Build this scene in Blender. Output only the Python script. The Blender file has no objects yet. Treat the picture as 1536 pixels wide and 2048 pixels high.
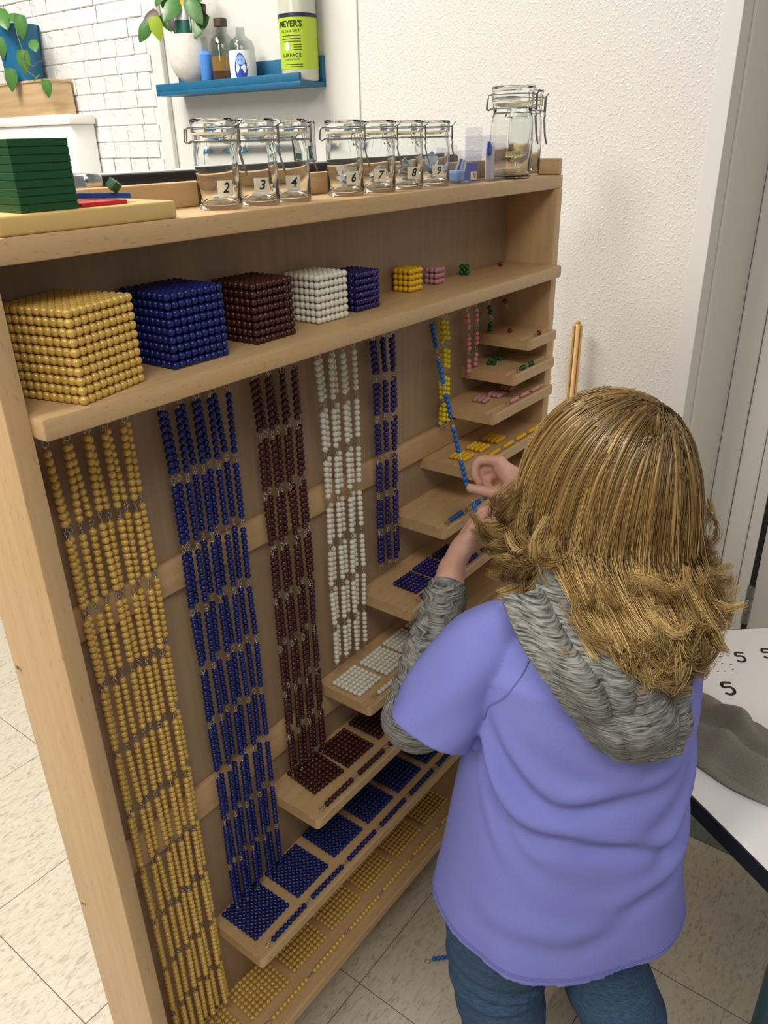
import bpy, bmesh, math, random
import numpy as np
from mathutils import Vector, Matrix
random.seed(7); np.random.seed(7)
S = 0.001                                   # everything below is written in millimetres
scene = bpy.context.scene
COL = scene.collection
# ---------------------------------------------------------------- camera
CAM = Vector((-267.6, -558.7, 1240.0))
cd = bpy.data.cameras.new('camera'); cam = bpy.data.objects.new('camera', cd); COL.objects.link(cam)
rt = Vector((0.60369, -0.79689, -0.02302)); dn = Vector((-0.35682, -0.24426, -0.90168)); fw = Vector((0.71291, 0.55254, -0.43180))
m = Matrix((rt, -dn, -fw)).transposed().to_4x4(); m.translation = CAM * S
cam.matrix_world = m
cd.sensor_fit = 'HORIZONTAL'; cd.sensor_width = 36.0; cd.lens = 1568.14 * 36.0 / 1536.0
cd.clip_start = 0.02; cd.clip_end = 60
scene.camera = cam
# ---------------------------------------------------------------- world, lamps, exposure
w = bpy.data.worlds.new('world'); scene.world = w; w.use_nodes = True
bg = w.node_tree.nodes['Background']; bg.inputs[0].default_value = (1.0, 0.97, 0.92, 1); bg.inputs[1].default_value = 0.25
def area(name, loc, sx, sy, power, target, col=(1, .95, .87)):
    l = bpy.data.lights.new(name, 'AREA'); l.shape = 'RECTANGLE'; l.size = sx; l.size_y = sy; l.energy = power; l.color = col
    o = bpy.data.objects.new(name, l); COL.objects.link(o); o.location = loc
    o.rotation_euler = (Vector(target) - Vector(loc)).to_track_quat('-Z', 'Y').to_euler()
    return o
area('ceiling_lamp', (-0.1, 1.15, 2.6), 1.2, 0.6, 62, (-0.05, 1.1, 0))
area('ceiling_lamp', (-0.75, -1.1, 2.6), 1.2, 0.6, 26, (-0.6, -1.0, 0))
area('ceiling_lamp', (-2.0, 0.35, 2.5), 0.6, 1.2, 46, (-1.4, 0.3, 0))
vs = scene.view_settings
vs.view_transform = 'Standard'; vs.look = 'None'; vs.exposure = 0.0; vs.gamma = 1.0; vs.use_curve_mapping = False

# ---------------------------------------------------------------- materials
MATS = {}
def nodes(name):
    mt = bpy.data.materials.new(name); mt.use_nodes = True; MATS[name] = mt
    nt = mt.node_tree; b = nt.nodes['Principled BSDF']
    return mt, nt, b
def plain(name, col, rough=.5, metal=0., spec=.5, coat=0., trans=0., ior=1.5, emit=None):
    mt, nt, b = nodes(name)
    b.inputs['Base Color'].default_value = (*col, 1); b.inputs['Roughness'].default_value = rough
    b.inputs['Metallic'].default_value = metal; b.inputs['Specular IOR Level'].default_value = spec
    b.inputs['Coat Weight'].default_value = coat; b.inputs['Transmission Weight'].default_value = trans; b.inputs['IOR'].default_value = ior
    return mt
def noisy(name, c1, c2, scale=(1, 1, 1), nscale=10., detail=4., rough=.5, bump=0., bdist=.001, coord='Object', lo=.3, hi=.7, rough_n=.5, spec=.5, metal=0., c3=None, fl_scale=None, fl_lo=.6, fl_hi=.7):
    mt, nt, b = nodes(name); N = nt.nodes; L = nt.links
    tc = N.new('ShaderNodeTexCoord'); mp = N.new('ShaderNodeMapping'); mp.inputs['Scale'].default_value = scale
    L.new(tc.outputs[coord], mp.inputs[0])
    no = N.new('ShaderNodeTexNoise'); no.inputs['Scale'].default_value = nscale; no.inputs['Detail'].default_value = detail; no.inputs['Roughness'].default_value = rough_n
    L.new(mp.outputs[0], no.inputs[0])
    cr = N.new('ShaderNodeValToRGB'); e = cr.color_ramp.elements
    e[0].position = lo; e[0].color = (*c1, 1); e[1].position = hi; e[1].color = (*c2, 1)
    L.new(no.outputs['Fac'], cr.inputs[0])
    out = cr.outputs[0]
    if c3:
        mp2 = N.new('ShaderNodeMapping'); mp2.inputs['Scale'].default_value = fl_scale; L.new(tc.outputs[coord], mp2.inputs[0])
        n2 = N.new('ShaderNodeTexNoise'); n2.inputs['Scale'].default_value = 1.; n2.inputs['Detail'].default_value = 3; L.new(mp2.outputs[0], n2.inputs[0])
        r2 = N.new('ShaderNodeMapRange'); r2.inputs[1].default_value = fl_lo; r2.inputs[2].default_value = fl_hi; L.new(n2.outputs['Fac'], r2.inputs[0])
        mx = N.new('ShaderNodeMix'); mx.data_type = 'RGBA'; mx.inputs[7].default_value = (*c3, 1)
        L.new(r2.outputs[0], mx.inputs[0]); L.new(out, mx.inputs[6]); out = mx.outputs[2]
    L.new(out, b.inputs['Base Color'])
    b.inputs['Roughness'].default_value = rough; b.inputs['Specular IOR Level'].default_value = spec; b.inputs['Metallic'].default_value = metal
    if bump:
        bp = N.new('ShaderNodeBump'); bp.inputs['Strength'].default_value = bump; bp.inputs['Distance'].default_value = bdist
        L.new(no.outputs['Fac'], bp.inputs['Height']); L.new(bp.outputs[0], b.inputs['Normal'])
    return mt
WA, WB, WF = (.53, .338, .165), (.60, .40, .208), (.44, .265, .12)
noisy('wood_x', WA, WB, (3, 45, 45), 2.2, 5, .42, .12, .0004, c3=WF, fl_scale=(110, 420, 420), fl_lo=.6, fl_hi=.72)
noisy('wood_z', WA, WB, (45, 45, 3), 2.2, 5, .42, .12, .0004, c3=WF, fl_scale=(420, 420, 60), fl_lo=.6, fl_hi=.72)
noisy('wood_y', WA, WB, (45, 3, 45), 2.2, 5, .42, .12, .0004, c3=WF, fl_scale=(420, 110, 420), fl_lo=.6, fl_hi=.72)
noisy('wood_back', (.32, .21, .122), (.375, .252, .148), (60, 60, 2), 2.5, 5, .5, .1, .0004)
noisy('pine', (.60, .36, .13), (.70, .46, .19), (14, 14, 2), 3, 4, .4)
noisy('tray_wood', (.66, .44, .15), (.72, .50, .19), (4, 40, 40), 2.5, 4, .4)
noisy('planter_wood', (.46, .30, .15), (.66, .47, .27), (8, 3, 40), 1.3, 3, .5)
# beads
def bead_mat(name, c, rough=.28):
    return plain(name, c, rough, 0, .5)
noisy('bead_gold', (.62, .385, .075), (.82, .57, .17), (1, 1, 1), 420, 2, .3, 0, lo=.35, hi=.65, metal=.12)
bead_mat('bead_blue', (.005, .014, .135)); bead_mat('bead_brown', (.055, .012, .010)); bead_mat('bead_white', (.74, .72, .62))
bead_mat('bead_purple', (.018, .012, .115)); bead_mat('bead_sky', (.015, .12, .42), .35); bead_mat('bead_yellow', (.78, .47, .015)); bead_mat('bead_lemon', (.75, .60, .02))
bead_mat('bead_pink', (.70, .30, .29), .4); bead_mat('bead_rose', (.50, .23, .25), .4); bead_mat('bead_green', (.004, .10, .022)); bead_mat('bead_red', (.22, .004, .008))
plain('wire', (.62, .56, .48), .28, 1.0)
plain('steel', (.38, .37, .36), .32, 1.0)
plain('chrome', (.6, .6, .6), .2, 1.0)
plain('rubber', (.75, .66, .45), .6); plain('black', (.012, .012, .013), .35); plain('ink', (.01, .01, .01), .6)
plain('paper', (.80, .79, .76), .8); plain('sticker', (.76, .69, .52), .7); plain('paper_blue', (.25, .42, .72), .7); plain('paper_deep', (.05, .10, .50), .6)
def glass(name, tint=(1, 1, 1), rough=0.0):
    mt, nt, b = nodes(name); N = nt.nodes; L = nt.links
    b.inputs['Base Color'].default_value = (*tint, 1); b.inputs['Roughness'].default_value = rough; b.inputs['Transmission Weight'].default_value = 1; b.inputs['IOR'].default_value = 1.45
    return mt
glass('jar_glass', (.97, .99, .98))
def thin(name, tint, f=1.45, base=.0):
    mt, nt, b = nodes(name); N = nt.nodes; L = nt.links
    tr = N.new('ShaderNodeBsdfTransparent'); tr.inputs[0].default_value = (*tint, 1); gl = N.new('ShaderNodeBsdfGlossy'); gl.inputs['Roughness'].default_value = .03
    lw = N.new('ShaderNodeLayerWeight'); pw = N.new('ShaderNodeMath'); pw.operation = 'POWER'; pw.inputs[1].default_value = 4.; L.new(lw.outputs['Facing'], pw.inputs[0])
    fr = N.new('ShaderNodeMath'); fr.operation = 'MULTIPLY_ADD'; fr.inputs[1].default_value = .7; fr.inputs[2].default_value = .035; L.new(pw.outputs[0], fr.inputs[0]); mx = N.new('ShaderNodeMixShader')
    L.new(fr.outputs[0], mx.inputs[0]); L.new(tr.outputs[0], mx.inputs[1]); L.new(gl.outputs[0], mx.inputs[2])
    L.new(mx.outputs[0], N['Material Output'].inputs['Surface'])
    return mt
thin('acrylic', (.93, .93, .96)); thin('clear_plastic', (.86, .89, .88)); thin('smoke_plastic', (.80, .84, .80))
plain('amber', (.42, .22, .05), .25); plain('amber_dark', (.13, .045, .01), .25)
# walls
def wall_mat(name, col, vscale, strength, rough=.45, dist=.0012):
    mt, nt, b = nodes(name); N = nt.nodes; L = nt.links
    tc = N.new('ShaderNodeTexCoord'); vo = N.new('ShaderNodeTexNoise'); vo.inputs['Scale'].default_value = vscale; vo.inputs['Detail'].default_value = 1.5
    L.new(tc.outputs['Object'], vo.inputs[0])
    mr = N.new('ShaderNodeMapRange'); mr.inputs[1].default_value = .5; mr.inputs[2].default_value = .72; mr.interpolation_type = 'SMOOTHSTEP'; L.new(vo.outputs['Fac'], mr.inputs[0])
    bp = N.new('ShaderNodeBump'); bp.inputs['Strength'].default_value = strength; bp.inputs['Distance'].default_value = dist; L.new(mr.outputs[0], bp.inputs['Height'])
    L.new(bp.outputs[0], b.inputs['Normal']); b.inputs['Base Color'].default_value = (*col, 1); b.inputs['Roughness'].default_value = rough
    return mt
wall_mat('wall_texture', (.71, .69, .66), 210, .55, .36, .0011)
wall_mat('wall_smooth', (.68, .665, .635), 60, .03, .5)
wall_mat('brick_white', (.73, .72, .70), 70, .5, .6, .002)
plain('trim_white', (.70, .685, .655), .45); plain('door_paint', (.66, .63, .57), .4); plain('casing_paint', (.74, .71, .65), .4); plain('mortar', (.73, .72, .70), .7)
# floor tile
def tile_mat(name, a, b_, c):
    mt, nt, b = nodes(name); N = nt.nodes; L = nt.links
    tc = N.new('ShaderNodeTexCoord'); mp = N.new('ShaderNodeMapping'); mp.inputs['Scale'].default_value = (55, 130, 60); mp.inputs['Rotation'].default_value = (0, 0, .5)
    oi = N.new('ShaderNodeObjectInfo'); ad = N.new('ShaderNodeVectorMath'); ad.operation = 'ADD'
    L.new(tc.outputs['Object'], ad.inputs[0]); L.new(oi.outputs['Location'], ad.inputs[1]); L.new(ad.outputs[0], mp.inputs[0])
    n1 = N.new('ShaderNodeTexNoise'); n1.inputs['Scale'].default_value = 1; n1.inputs['Detail'].default_value = 4; n1.inputs['Distortion'].default_value = 1.2; L.new(mp.outputs[0], n1.inputs[0])
    cr = N.new('ShaderNodeValToRGB'); e = cr.color_ramp.elements; e[0].position = .30; e[0].color = (*c, 1); e[1].position = .46; e[1].color = (*a, 1)
    k = cr.color_ramp.elements.new(.75); k.color = (*b_, 1)
    L.new(n1.outputs['Fac'], cr.inputs[0]); L.new(cr.outputs[0], b.inputs['Base Color']); b.inputs['Roughness'].default_value = .38
    return mt
tile_mat('tile_cream', (.54, .485, .385), (.60, .545, .445), (.37, .32, .245))
tile_mat('tile_green', (.125, .165, .135), (.15, .19, .16), (.085, .115, .10))
plain('tile_joint', (.10, .085, .07), .8)
plain('shelf_blue', (.008, .115, .235), .5); plain('pot_blue', (.008, .13, .28), .45); noisy('pot_white', (.68, .66, .60), (.76, .74, .69), (1, 1, 1), 90, 3, .6)
noisy('leaf', (.03, .10, .022), (.07, .20, .04), (1, 1, 1), 25, 3, .35); plain('leaf_lime', (.30, .42, .03), .4); plain('leaf_dark', (.06, .035, .025), .45); plain('stem', (.22, .13, .06), .6)
plain('label_green', (.42, .58, .035), .4); plain('label_navy', (.012, .02, .05), .4); plain('bottle_pale', (.52, .52, .43), .25, trans=.0); plain('label_white', (.85, .85, .85), .5); plain('label_blue', (.01, .06, .42), .4)
plain('label_light', (.25, .45, .85), .4); plain('tube_orange', (.80, .36, .02), .4); plain('tube_grey', (.62, .64, .68), .35); plain('tube_green', (.01, .10, .07), .4); plain('bottle_sky', (.08, .25, .70), .3)
plain('brick_green_a', (.006, .075, .02), .35); plain('wood_red', (.55, .018, .018), .35); plain('stick_blue', (.01, .07, .30), .35)
plain('white_board', (.86, .84, .84), .16); plain('white_paint', (.82, .81, .79), .4); plain('leg_teal', (.006, .10, .16), .35); plain('edge_black', (.010, .011, .016), .4)
plain('copper', (.60, .22, .08), .4)
noisy('terry', (.21, .19, .155), (.30, .275, .23), (1, 1, 1), 900, 2, .95, .8, .0012, spec=.1)
noisy('heather', (.04, .04, .037), (.31, .31, .285), (55, 55, 850), 1.2, 2.5, .95, .25, .0006, lo=.32, hi=.66, spec=.1)
noisy('shirt', (.20, .215, .58), (.22, .235, .62), (1, 1, 1), 700, 2, .9, .10, .0004, spec=.15)
noisy('denim', (.026, .055, .115), (.065, .115, .195), (60, 60, 500), 2, 3, .85, .2, .0005, spec=.15)
noisy('skin', (.56, .30, .22), (.66, .38, .29), (1, 1, 1), 60, 2, .5)
plain('nail', (.68, .36, .30), .3)
def hair_mat():
    mt, nt, b = nodes('hair'); N = nt.nodes; L = nt.links
    at = N.new('ShaderNodeAttribute'); at.attribute_name = 'tone'
    cr = N.new('ShaderNodeValToRGB'); e = cr.color_ramp.elements
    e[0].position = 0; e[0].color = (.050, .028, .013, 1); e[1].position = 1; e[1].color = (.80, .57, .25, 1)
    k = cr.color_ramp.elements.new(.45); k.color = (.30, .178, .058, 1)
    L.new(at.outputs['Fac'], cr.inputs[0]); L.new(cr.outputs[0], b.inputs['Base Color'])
    b.inputs['Roughness'].default_value = .33; b.inputs['Specular IOR Level'].default_value = .75
    b.inputs['Specular Tint'].default_value = (1, .85, .55, 1)
hair_mat()

# ---------------------------------------------------------------- mesh helpers
BASE = {}                                    # object name -> world base (mm) of its thing
def tag(o, label=None, cat=None, group=None, kind=None):
    if label: o['label'] = label
    if cat: o['category'] = cat
    if group: o['group'] = group
    if kind: o['kind'] = kind
    return o
class MB:
    def __init__(s): s.v = []; s.f = []
    def add(s, vv, ff):
        o = len(s.v); s.v.extend(tuple(x) for x in vv); s.f.extend(tuple(i + o for i in f) for f in ff); return s
    def box(s, x0, x1, y0, y1, z0, z1, bev=0, seg=2):
        bm = bmesh.new(); bmesh.ops.create_cube(bm, size=1)
        for q in bm.verts: q.co = Vector(((x0 + x1) / 2 + q.co.x * (x1 - x0), (y0 + y1) / 2 + q.co.y * (y1 - y0), (z0 + z1) / 2 + q.co.z * (z1 - z0)))
        if bev: bmesh.ops.bevel(bm, geom=bm.edges[:], offset=bev, segments=seg, affect='EDGES', profile=.5)
        bm.verts.index_update(); s.add([q.co for q in bm.verts], [[q.index for q in f.verts] for f in bm.faces]); bm.free(); return s
    def lathe(s, prof, seg=32, c=(0, 0, 0), closed=False):
        vv = []; n = len(prof)
        for i in range(seg):
            a = 2 * math.pi * i / seg
            for r, z in prof: vv.append((c[0] + r * math.cos(a), c[1] + r * math.sin(a), c[2] + z))
        ff = []; kk = n if closed else n - 1
        for i in range(seg):
            for j in range(kk):
                a = i * n + j; b = i * n + (j + 1) % n; c2 = ((i + 1) % seg) * n + (j + 1) % n; d = ((i + 1) % seg) * n + j
                ff.append((a, d, c2, b))
        return s.add(vv, ff)
    def tube(s, path, r, seg=8, cap=True, flat=None):
        P = [Vector(p) for p in path]; n = len(P); rr = r if hasattr(r, '__len__') else [r] * n
        vv = []; up = None
        for i in range(n):
            t = (P[min(i + 1, n - 1)] - P[max(i - 1, 0)]).normalized()
            if up is None: up = t.orthogonal().normalized()
            up = (up - t * up.dot(t)).normalized(); sd = t.cross(up)
            for k in range(seg):
                a = 2 * math.pi * k / seg; vv.append(P[i] + (up * math.cos(a) + sd * math.sin(a)) * rr[i])
        ff = [(i * seg + k, i * seg + (k + 1) % seg, (i + 1) * seg + (k + 1) % seg, (i + 1) * seg + k) for i in range(n - 1) for k in range(seg)]
        if cap: ff += [tuple(range(seg))[::-1], tuple((n - 1) * seg + k for k in range(seg))]
        return s.add(vv, ff)
    def torus(s, c, R, r, ax=(0, 0, 1), seg=16, sub=6):
        ax = Vector(ax).normalized(); u = ax.orthogonal().normalized(); w_ = ax.cross(u); c = Vector(c)
        vv = []
        for i in range(seg):
            a = 2 * math.pi * i / seg; d = u * math.cos(a) + w_ * math.sin(a)
            for k in range(sub):
                b = 2 * math.pi * k / sub; vv.append(c + d * (R + r * math.cos(b)) + ax * r * math.sin(b))
        return s.add(vv, [(i * sub + k, ((i + 1) % seg) * sub + k, ((i + 1) % seg) * sub + (k + 1) % sub, i * sub + (k + 1) % sub) for i in range(seg) for k in range(sub)])
    def sphere(s, c, r, sub=2, sc=(1, 1, 1)):
        bm = bmesh.new(); bmesh.ops.create_icosphere(bm, subdivisions=sub, radius=1)
        bm.verts.index_update(); s.add([(c[0] + q.co.x * r * sc[0], c[1] + q.co.y * r * sc[1], c[2] + q.co.z * r * sc[2]) for q in bm.verts], [[q.index for q in f.verts] for f in bm.faces]); bm.free(); return s
    def loft(s, rings, cap=True):
        n = len(rings[0]); vv = [p for r in rings for p in r]
        ff = [(i * n + k, i * n + (k + 1) % n, (i + 1) * n + (k + 1) % n, (i + 1) * n + k) for i in range(len(rings) - 1) for k in range(n)]
        if cap: ff += [tuple(range(n))[::-1], tuple((len(rings) - 1) * n + k for k in range(n))]
        return s.add(vv, ff)
    def mesh(s, name, base=(0, 0, 0), smooth=False):
        me = bpy.data.meshes.new(name)
        me.from_pydata([((x - base[0]) * S, (y - base[1]) * S, (z - base[2]) * S) for x, y, z in s.v], [], s.f)
        if smooth: me.polygons.foreach_set('use_smooth', [True] * len(me.polygons))
        me.update(); return me
def add(name, me, mat, parent=None, loc=None):
    o = bpy.data.objects.new(name, me); COL.objects.link(o)
    if mat and not me.materials: me.materials.append(MATS[mat])
    if parent: o.parent = parent
    if loc is not None: o.location = Vector(loc) * S
    return o
def part(mb, name, mat, parent, base=(0, 0, 0), smooth=False):
    return add(name, mb.mesh(name, base, smooth), mat, parent)
def autosmooth(o, ang=35):
    me = o.data; bm = bmesh.new(); bm.from_mesh(me)
    for f in bm.faces: f.smooth = True
    for e in bm.edges:
        if len(e.link_faces) == 2 and e.calc_face_angle(0) > math.radians(ang): e.smooth = False
    bm.to_mesh(me); bm.free(); return o
def thing(name, loc, label, cat, group=None, rz=0):
    o = bpy.data.objects.new(name, None); COL.objects.link(o); o.location = Vector(loc) * S; o.rotation_euler = (0, 0, rz)
    o.empty_display_size = .02
    return tag(o, label, cat, group)
def text_mesh(body, size, shear=0., spacing=1., extrude=.0, align='CENTER', bold=0.):
    c = bpy.data.curves.new('t', 'FONT'); c.body = body; c.size = size; c.shear = shear; c.align_x = align; c.align_y = 'CENTER'; c.space_character = spacing; c.extrude = extrude; c.offset = bold
    c.resolution_u = 3
    o = bpy.data.objects.new('t', c); COL.objects.link(o); dg = bpy.context.evaluated_depsgraph_get(); dg.update()
    me = bpy.data.meshes.new_from_object(o.evaluated_get(dg)); bpy.data.objects.remove(o); bpy.data.curves.remove(c)
    me.materials.clear(); return me
def baked(o, mods):
    """apply modifiers given as (type, props) and give back a plain mesh"""
    for t, pr in mods:
        md = o.modifiers.new(t, t)
        for k, v_ in pr.items(): setattr(md, k, v_)
    dg = bpy.context.evaluated_depsgraph_get(); dg.update()
    me = bpy.data.meshes.new_from_object(o.evaluated_get(dg)); old = o.data; o.modifiers.clear(); o.data = me
    mats = list(old.materials); bpy.data.meshes.remove(old)
    if not me.materials:
        for x in mats: me.materials.append(x)
    me.polygons.foreach_set('use_smooth', [True] * len(me.polygons))
    return o
def catmull(P, n):
    P = [np.array(p, float) for p in P]; P = [2 * P[0] - P[1]] + P + [2 * P[-1] - P[-2]]; out = []
    m_ = len(P) - 3
    for i in range(n):
        t = i / (n - 1) * m_; k = min(int(t), m_ - 1); t -= k; a, b, c, d = P[k:k + 4]
        out.append(.5 * (2 * b + (c - a) * t + (2 * a - 5 * b + 4 * c - d) * t * t + (3 * b - a - 3 * c + d) * t ** 3))
    return out

# ================================================================ THE ROOM
floor = add('floor', MB().box(-1500, 1700, -1500, 2800, -12, -1.2).mesh('floor'), 'tile_joint'); tag(floor, kind='structure')
tm = MB().box(-151.9, 151.9, -151.9, 151.9, -1.2, 0, .5, 1).mesh('floor_tile'); tg = tm.copy()
for ix in range(-5, 5):
    for iy in range(-4, 9):
        x = 344 + 305 * ix + 152.5 - 305; y = -10 + 305 * iy + 152.5
        if x > 1500 or (x > 1150 and y > -150): continue
        green = (ix, iy) == (3, -2)
        add('floor_tile', tg if green else tm, 'tile_green' if green else 'tile_cream', floor, (x, y, 0))
XW = 1150
wall = add('wall_right', MB().box(XW, XW + 60, -155, 2800, 0, 2600).mesh('wall_right'), 'wall_smooth'); tag(wall, kind='structure')
tex = part(MB().box(XW - 3, XW, -155, 575, 0, 2600), 'wall_texture_panel', 'wall_texture', wall)
part(MB().box(XW - 7, XW, 571, 583, 0, 2600, 1.5), 'joint_strip', 'trim_white', wall)
part(MB().box(XW - 4.5, XW, -160, -132, 0, 2600, 1), 'corner_bead', 'trim_white', wall)
ret = add('wall_recess', MB().box(XW, 1476, -157, -155, 0, 2600).mesh('wall_recess'), 'casing_paint'); tag(ret, kind='structure')
part(MB().box(XW + 58, XW + 68, -162, -157, 0, 2600, 1.5), 'recess_strip', 'casing_paint', ret)
dw = add('wall_door', MB().box(1476, 1520, -1500, -155, 0, 2600).mesh('wall_door'), 'wall_smooth'); tag(dw, kind='structure')
t1 = add('trim_1', MB().box(1462, 1476, -204, -158, 0, 2100, 3).mesh('trim_1'), 'casing_paint'); tag(t1, kind='structure')
t2 = add('trim_2', MB().box(1452, 1476, -250, -207, 0, 2100, 4).box(1446, 1476, -276, -252, 0, 2100, 3).mesh('trim_2'), 'casing_paint'); tag(t2, kind='structure')
door = add('door_1', MB().box(1452, 1476, -1100, -287, 8, 2080, 1.5).mesh('door_1'), 'door_paint'); tag(door, kind='structure')
hin = part(MB().tube([(1449, -281, 200), (1449, -281, 300)], 7, 12), 'hinge', 'steel', door, smooth=False)
for a, b in ((200, 232), (234, 266), (268, 300)): part(MB().tube([(1449, -281, a), (1449, -281, b - 1)], 8.5, 14), 'hinge_knuckle', 'steel', hin)
part(MB().box(1447, 1476, -286, -277, 8, 2080), 'door_gap_shade', 'black', door)  # black strip stands in for the shade in the gap beside the door
# painted brick
bk = [MB().box(-3, 3, -w_ / 2, w_ / 2, -18.9, 18.9, 2.0, 1).mesh('brick') for w_ in (63, 44, 70)]
br0 = part(MB().box(XW - 5, XW, 1214, 2600, 1000, 1760), 'brick_backing', 'mortar', wall)
for r in range(17):
    z = 1030 + r * 38.6; y = 1216 + (12 if r % 2 else 0)
    k = 0
    while y < 2450:
        q = 1 if (k == 0 and r % 2) else random.choice((0, 0, 2)); wd = (63, 44, 70)[q]
        y += wd / 2 + 1.2
        b = add('brick', bk[q], 'brick_white', wall, (XW - 6 - random.uniform(0, 2.2), y, z)); b.rotation_euler = (random.uniform(-.012, .012), random.uniform(-.05, .05), random.uniform(-.04, .04))
        y += wd / 2 + 1.2; k += 1
t3 = add('trim_3', MB().box(XW - 10, XW, 1196, 1213, 0, 2600, 2).box(XW - 16, XW, 1166, 1192, 0, 2600, 4).mesh('trim_3'), 'trim_white'); tag(t3, kind='structure')

# ================================================================ BEAD CABINET
W, T_, D_ = 914, 18.6, 100
Z2, Z2B, ZT = 1055.3, 1036.9, 1182.1
cab = thing('bead_cabinet', (0, 0, 0), 'tall beech wood bead cabinet with stepped narrow shelves', 'cabinet')
def wpart(name, args, mat, bev=1.2, parent=cab): return autosmooth(part(MB().box(*args, bev), name, mat, parent))
sl = wpart('side_panel', (0, T_, 0, D_, 0, ZT - 18.6), 'wood_z')
wpart('side_panel', (W - T_, W, 0, D_, 0, ZT - 18.6), 'wood_z')
for z in (795, 470, 1090, 160):
    part(MB().lathe([(0, 0), (3.6, 0), (4.4, .4), (4.4, -.5)], 16, (0, 0, 0)), 'screw_plug', 'wood_x', sl)
    o = sl.children[-1]; o.rotation_euler = (0, -math.pi / 2, 0); o.location = Vector((-.35, 91, z)) * S
    a = part(MB().lathe([(0, .6), (2.0, .6)], 12), 'screw_head', 'leaf_dark', sl); a.rotation_euler = (0, -math.pi / 2, 0); a.location = Vector((-.35, 91, z)) * S
wpart('back_panel', (T_ + .01, W - T_ - .01, 81.5, 96, 60, ZT - 18.6), 'wood_back', .3)
wpart('top_board', (-4, W + 4, 2, D_ + 2, ZT - 18.6, ZT), 'wood_x', 2)
for xa in (-2, W - 12): wpart('end_rail', (xa, xa + 14, 4, 88, ZT, ZT + 23), 'wood_y', 2)
wpart('back_rail', (-2, W + 2, 88, D_ + 2, ZT, ZT + 23), 'wood_x', 2)
wpart('cube_shelf', (T_ + .01, W - T_ - .01, -17, 81.4, Z2B, Z2), 'wood_x', 3)
wpart('batten', (T_ + .01, W - T_ - .01, 74, 81.4, 797, 834), 'wood_x', .8)
wpart('batten', (T_ + .01, W - T_ - .01, 74, 81.4, 472, 519), 'wood_x', .8)
SZ = {10: 114.6, 9: 281, 8: 422, 7: 532.7, 6: 636.8, 5: 729.8, 4: 796, 3: 865.7, 2: 911.4, 1: 955.8}
SX = {10: T_ + .5, 9: 153, 8: 275, 7: 393, 6: 490, 5: 577, 4: 652, 3: 707, 2: 766, 1: 810}
SY = -15
for n in range(10, 0, -1):
    x0, x1, z = SX[n], W - T_ - .01, SZ[n]; th = 17
    # profile (y,z) with a shallow groove near the front, extruded along x; the free front corner is rounded
    prof = [(81.4, z), (2.2, z), (1.2, z - 2.6), (-9.2, z - 2.6), (-10.2, z), (SY + 2, z), (SY, z - 2), (SY, z - th + 2), (SY + 2, z - th), (81.4, z - th)]
    rings = []
    xs = [0, .6, 2, 4.5, 8, 9, 60, 300, 1000]
    for d in xs:
        x = min(x0 + d, x1)
        off = 8 - math.sqrt(max(0, 64 - (8 - min(d, 8)) ** 2)) if n < 10 else 0
        rings.append([(x, max(y, SY + off) if y < SY + 9 else y, zz) for y, zz in prof])
        if x == x1: break
    o = part(MB().loft(rings), 'bead_shelf', 'wood_x', cab); autosmooth(o, 40)
# hook bar under cube shelf
hk = MB().torus((0, 0, -3.2), 3, .45, (0, 1, 0), 14, 5).tube([(0, 0, 24), (0, 0, 0)], .45, 5).mesh('hook', smooth=True)

# ================================================================ BEADS
PT = 7.5
def bead_mesh(name, mat, sub=2, r=3.78):
    me = MB().sphere((0, 0, 0), r, sub).mesh(name, smooth=True); me.materials.append(MATS[mat]); return me
CN = {10: ('gold', 'bead_gold'), 9: ('dark blue', 'bead_blue'), 8: ('dark brown', 'bead_brown'), 7: ('white', 'bead_white'), 6: ('deep purple', 'bead_purple'), 5: ('sky blue', 'bead_sky'), 4: ('yellow', 'bead_yellow'), 3: ('pink', 'bead_pink'), 2: ('green', 'bead_green'), 1: ('dark red', 'bead_red')}
BM = {n: bead_mesh('bead_' + CN[n][0].split()[-1], CN[n][1], 3) for n in CN}
BL = {n: bead_mesh('bead_' + CN[n][0].split()[-1], CN[n][1], 2) for n in CN}
lemon = bead_mesh('bead_lemon', 'bead_lemon', 3); rose = bead_mesh('bead_rose', 'bead_rose', 3)
ico = MB().sphere((0, 0, 0), 3.78, 1)
def put(me, loc, parent, name='bead'):
    o = bpy.data.objects.new(name, me); COL.objects.link(o); o.parent = parent; o.location = (loc[0] * S, loc[1] * S, loc[2] * S); return o
def stuff_beads(pts, mat, parent, name='beads', sub=2):
    b = MB().sphere((0, 0, 0), 3.78, sub); v0 = np.array(b.v); k = len(v0); f0 = np.array(b.f)
    V = (np.array(pts)[:, None, :] + v0[None]).reshape(-1, 3) * S
    F = (f0[None] + (np.arange(len(pts)) * k)[:, None, None]).reshape(-1, 3)
    me = bpy.data.meshes.new(name); me.from_pydata(V.tolist(), [], F.tolist()); me.polygons.foreach_set('use_smooth', [True] * len(me.polygons)); me.update()
    o = add(name, me, mat, parent); tag(o, kind='stuff'); return o
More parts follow.
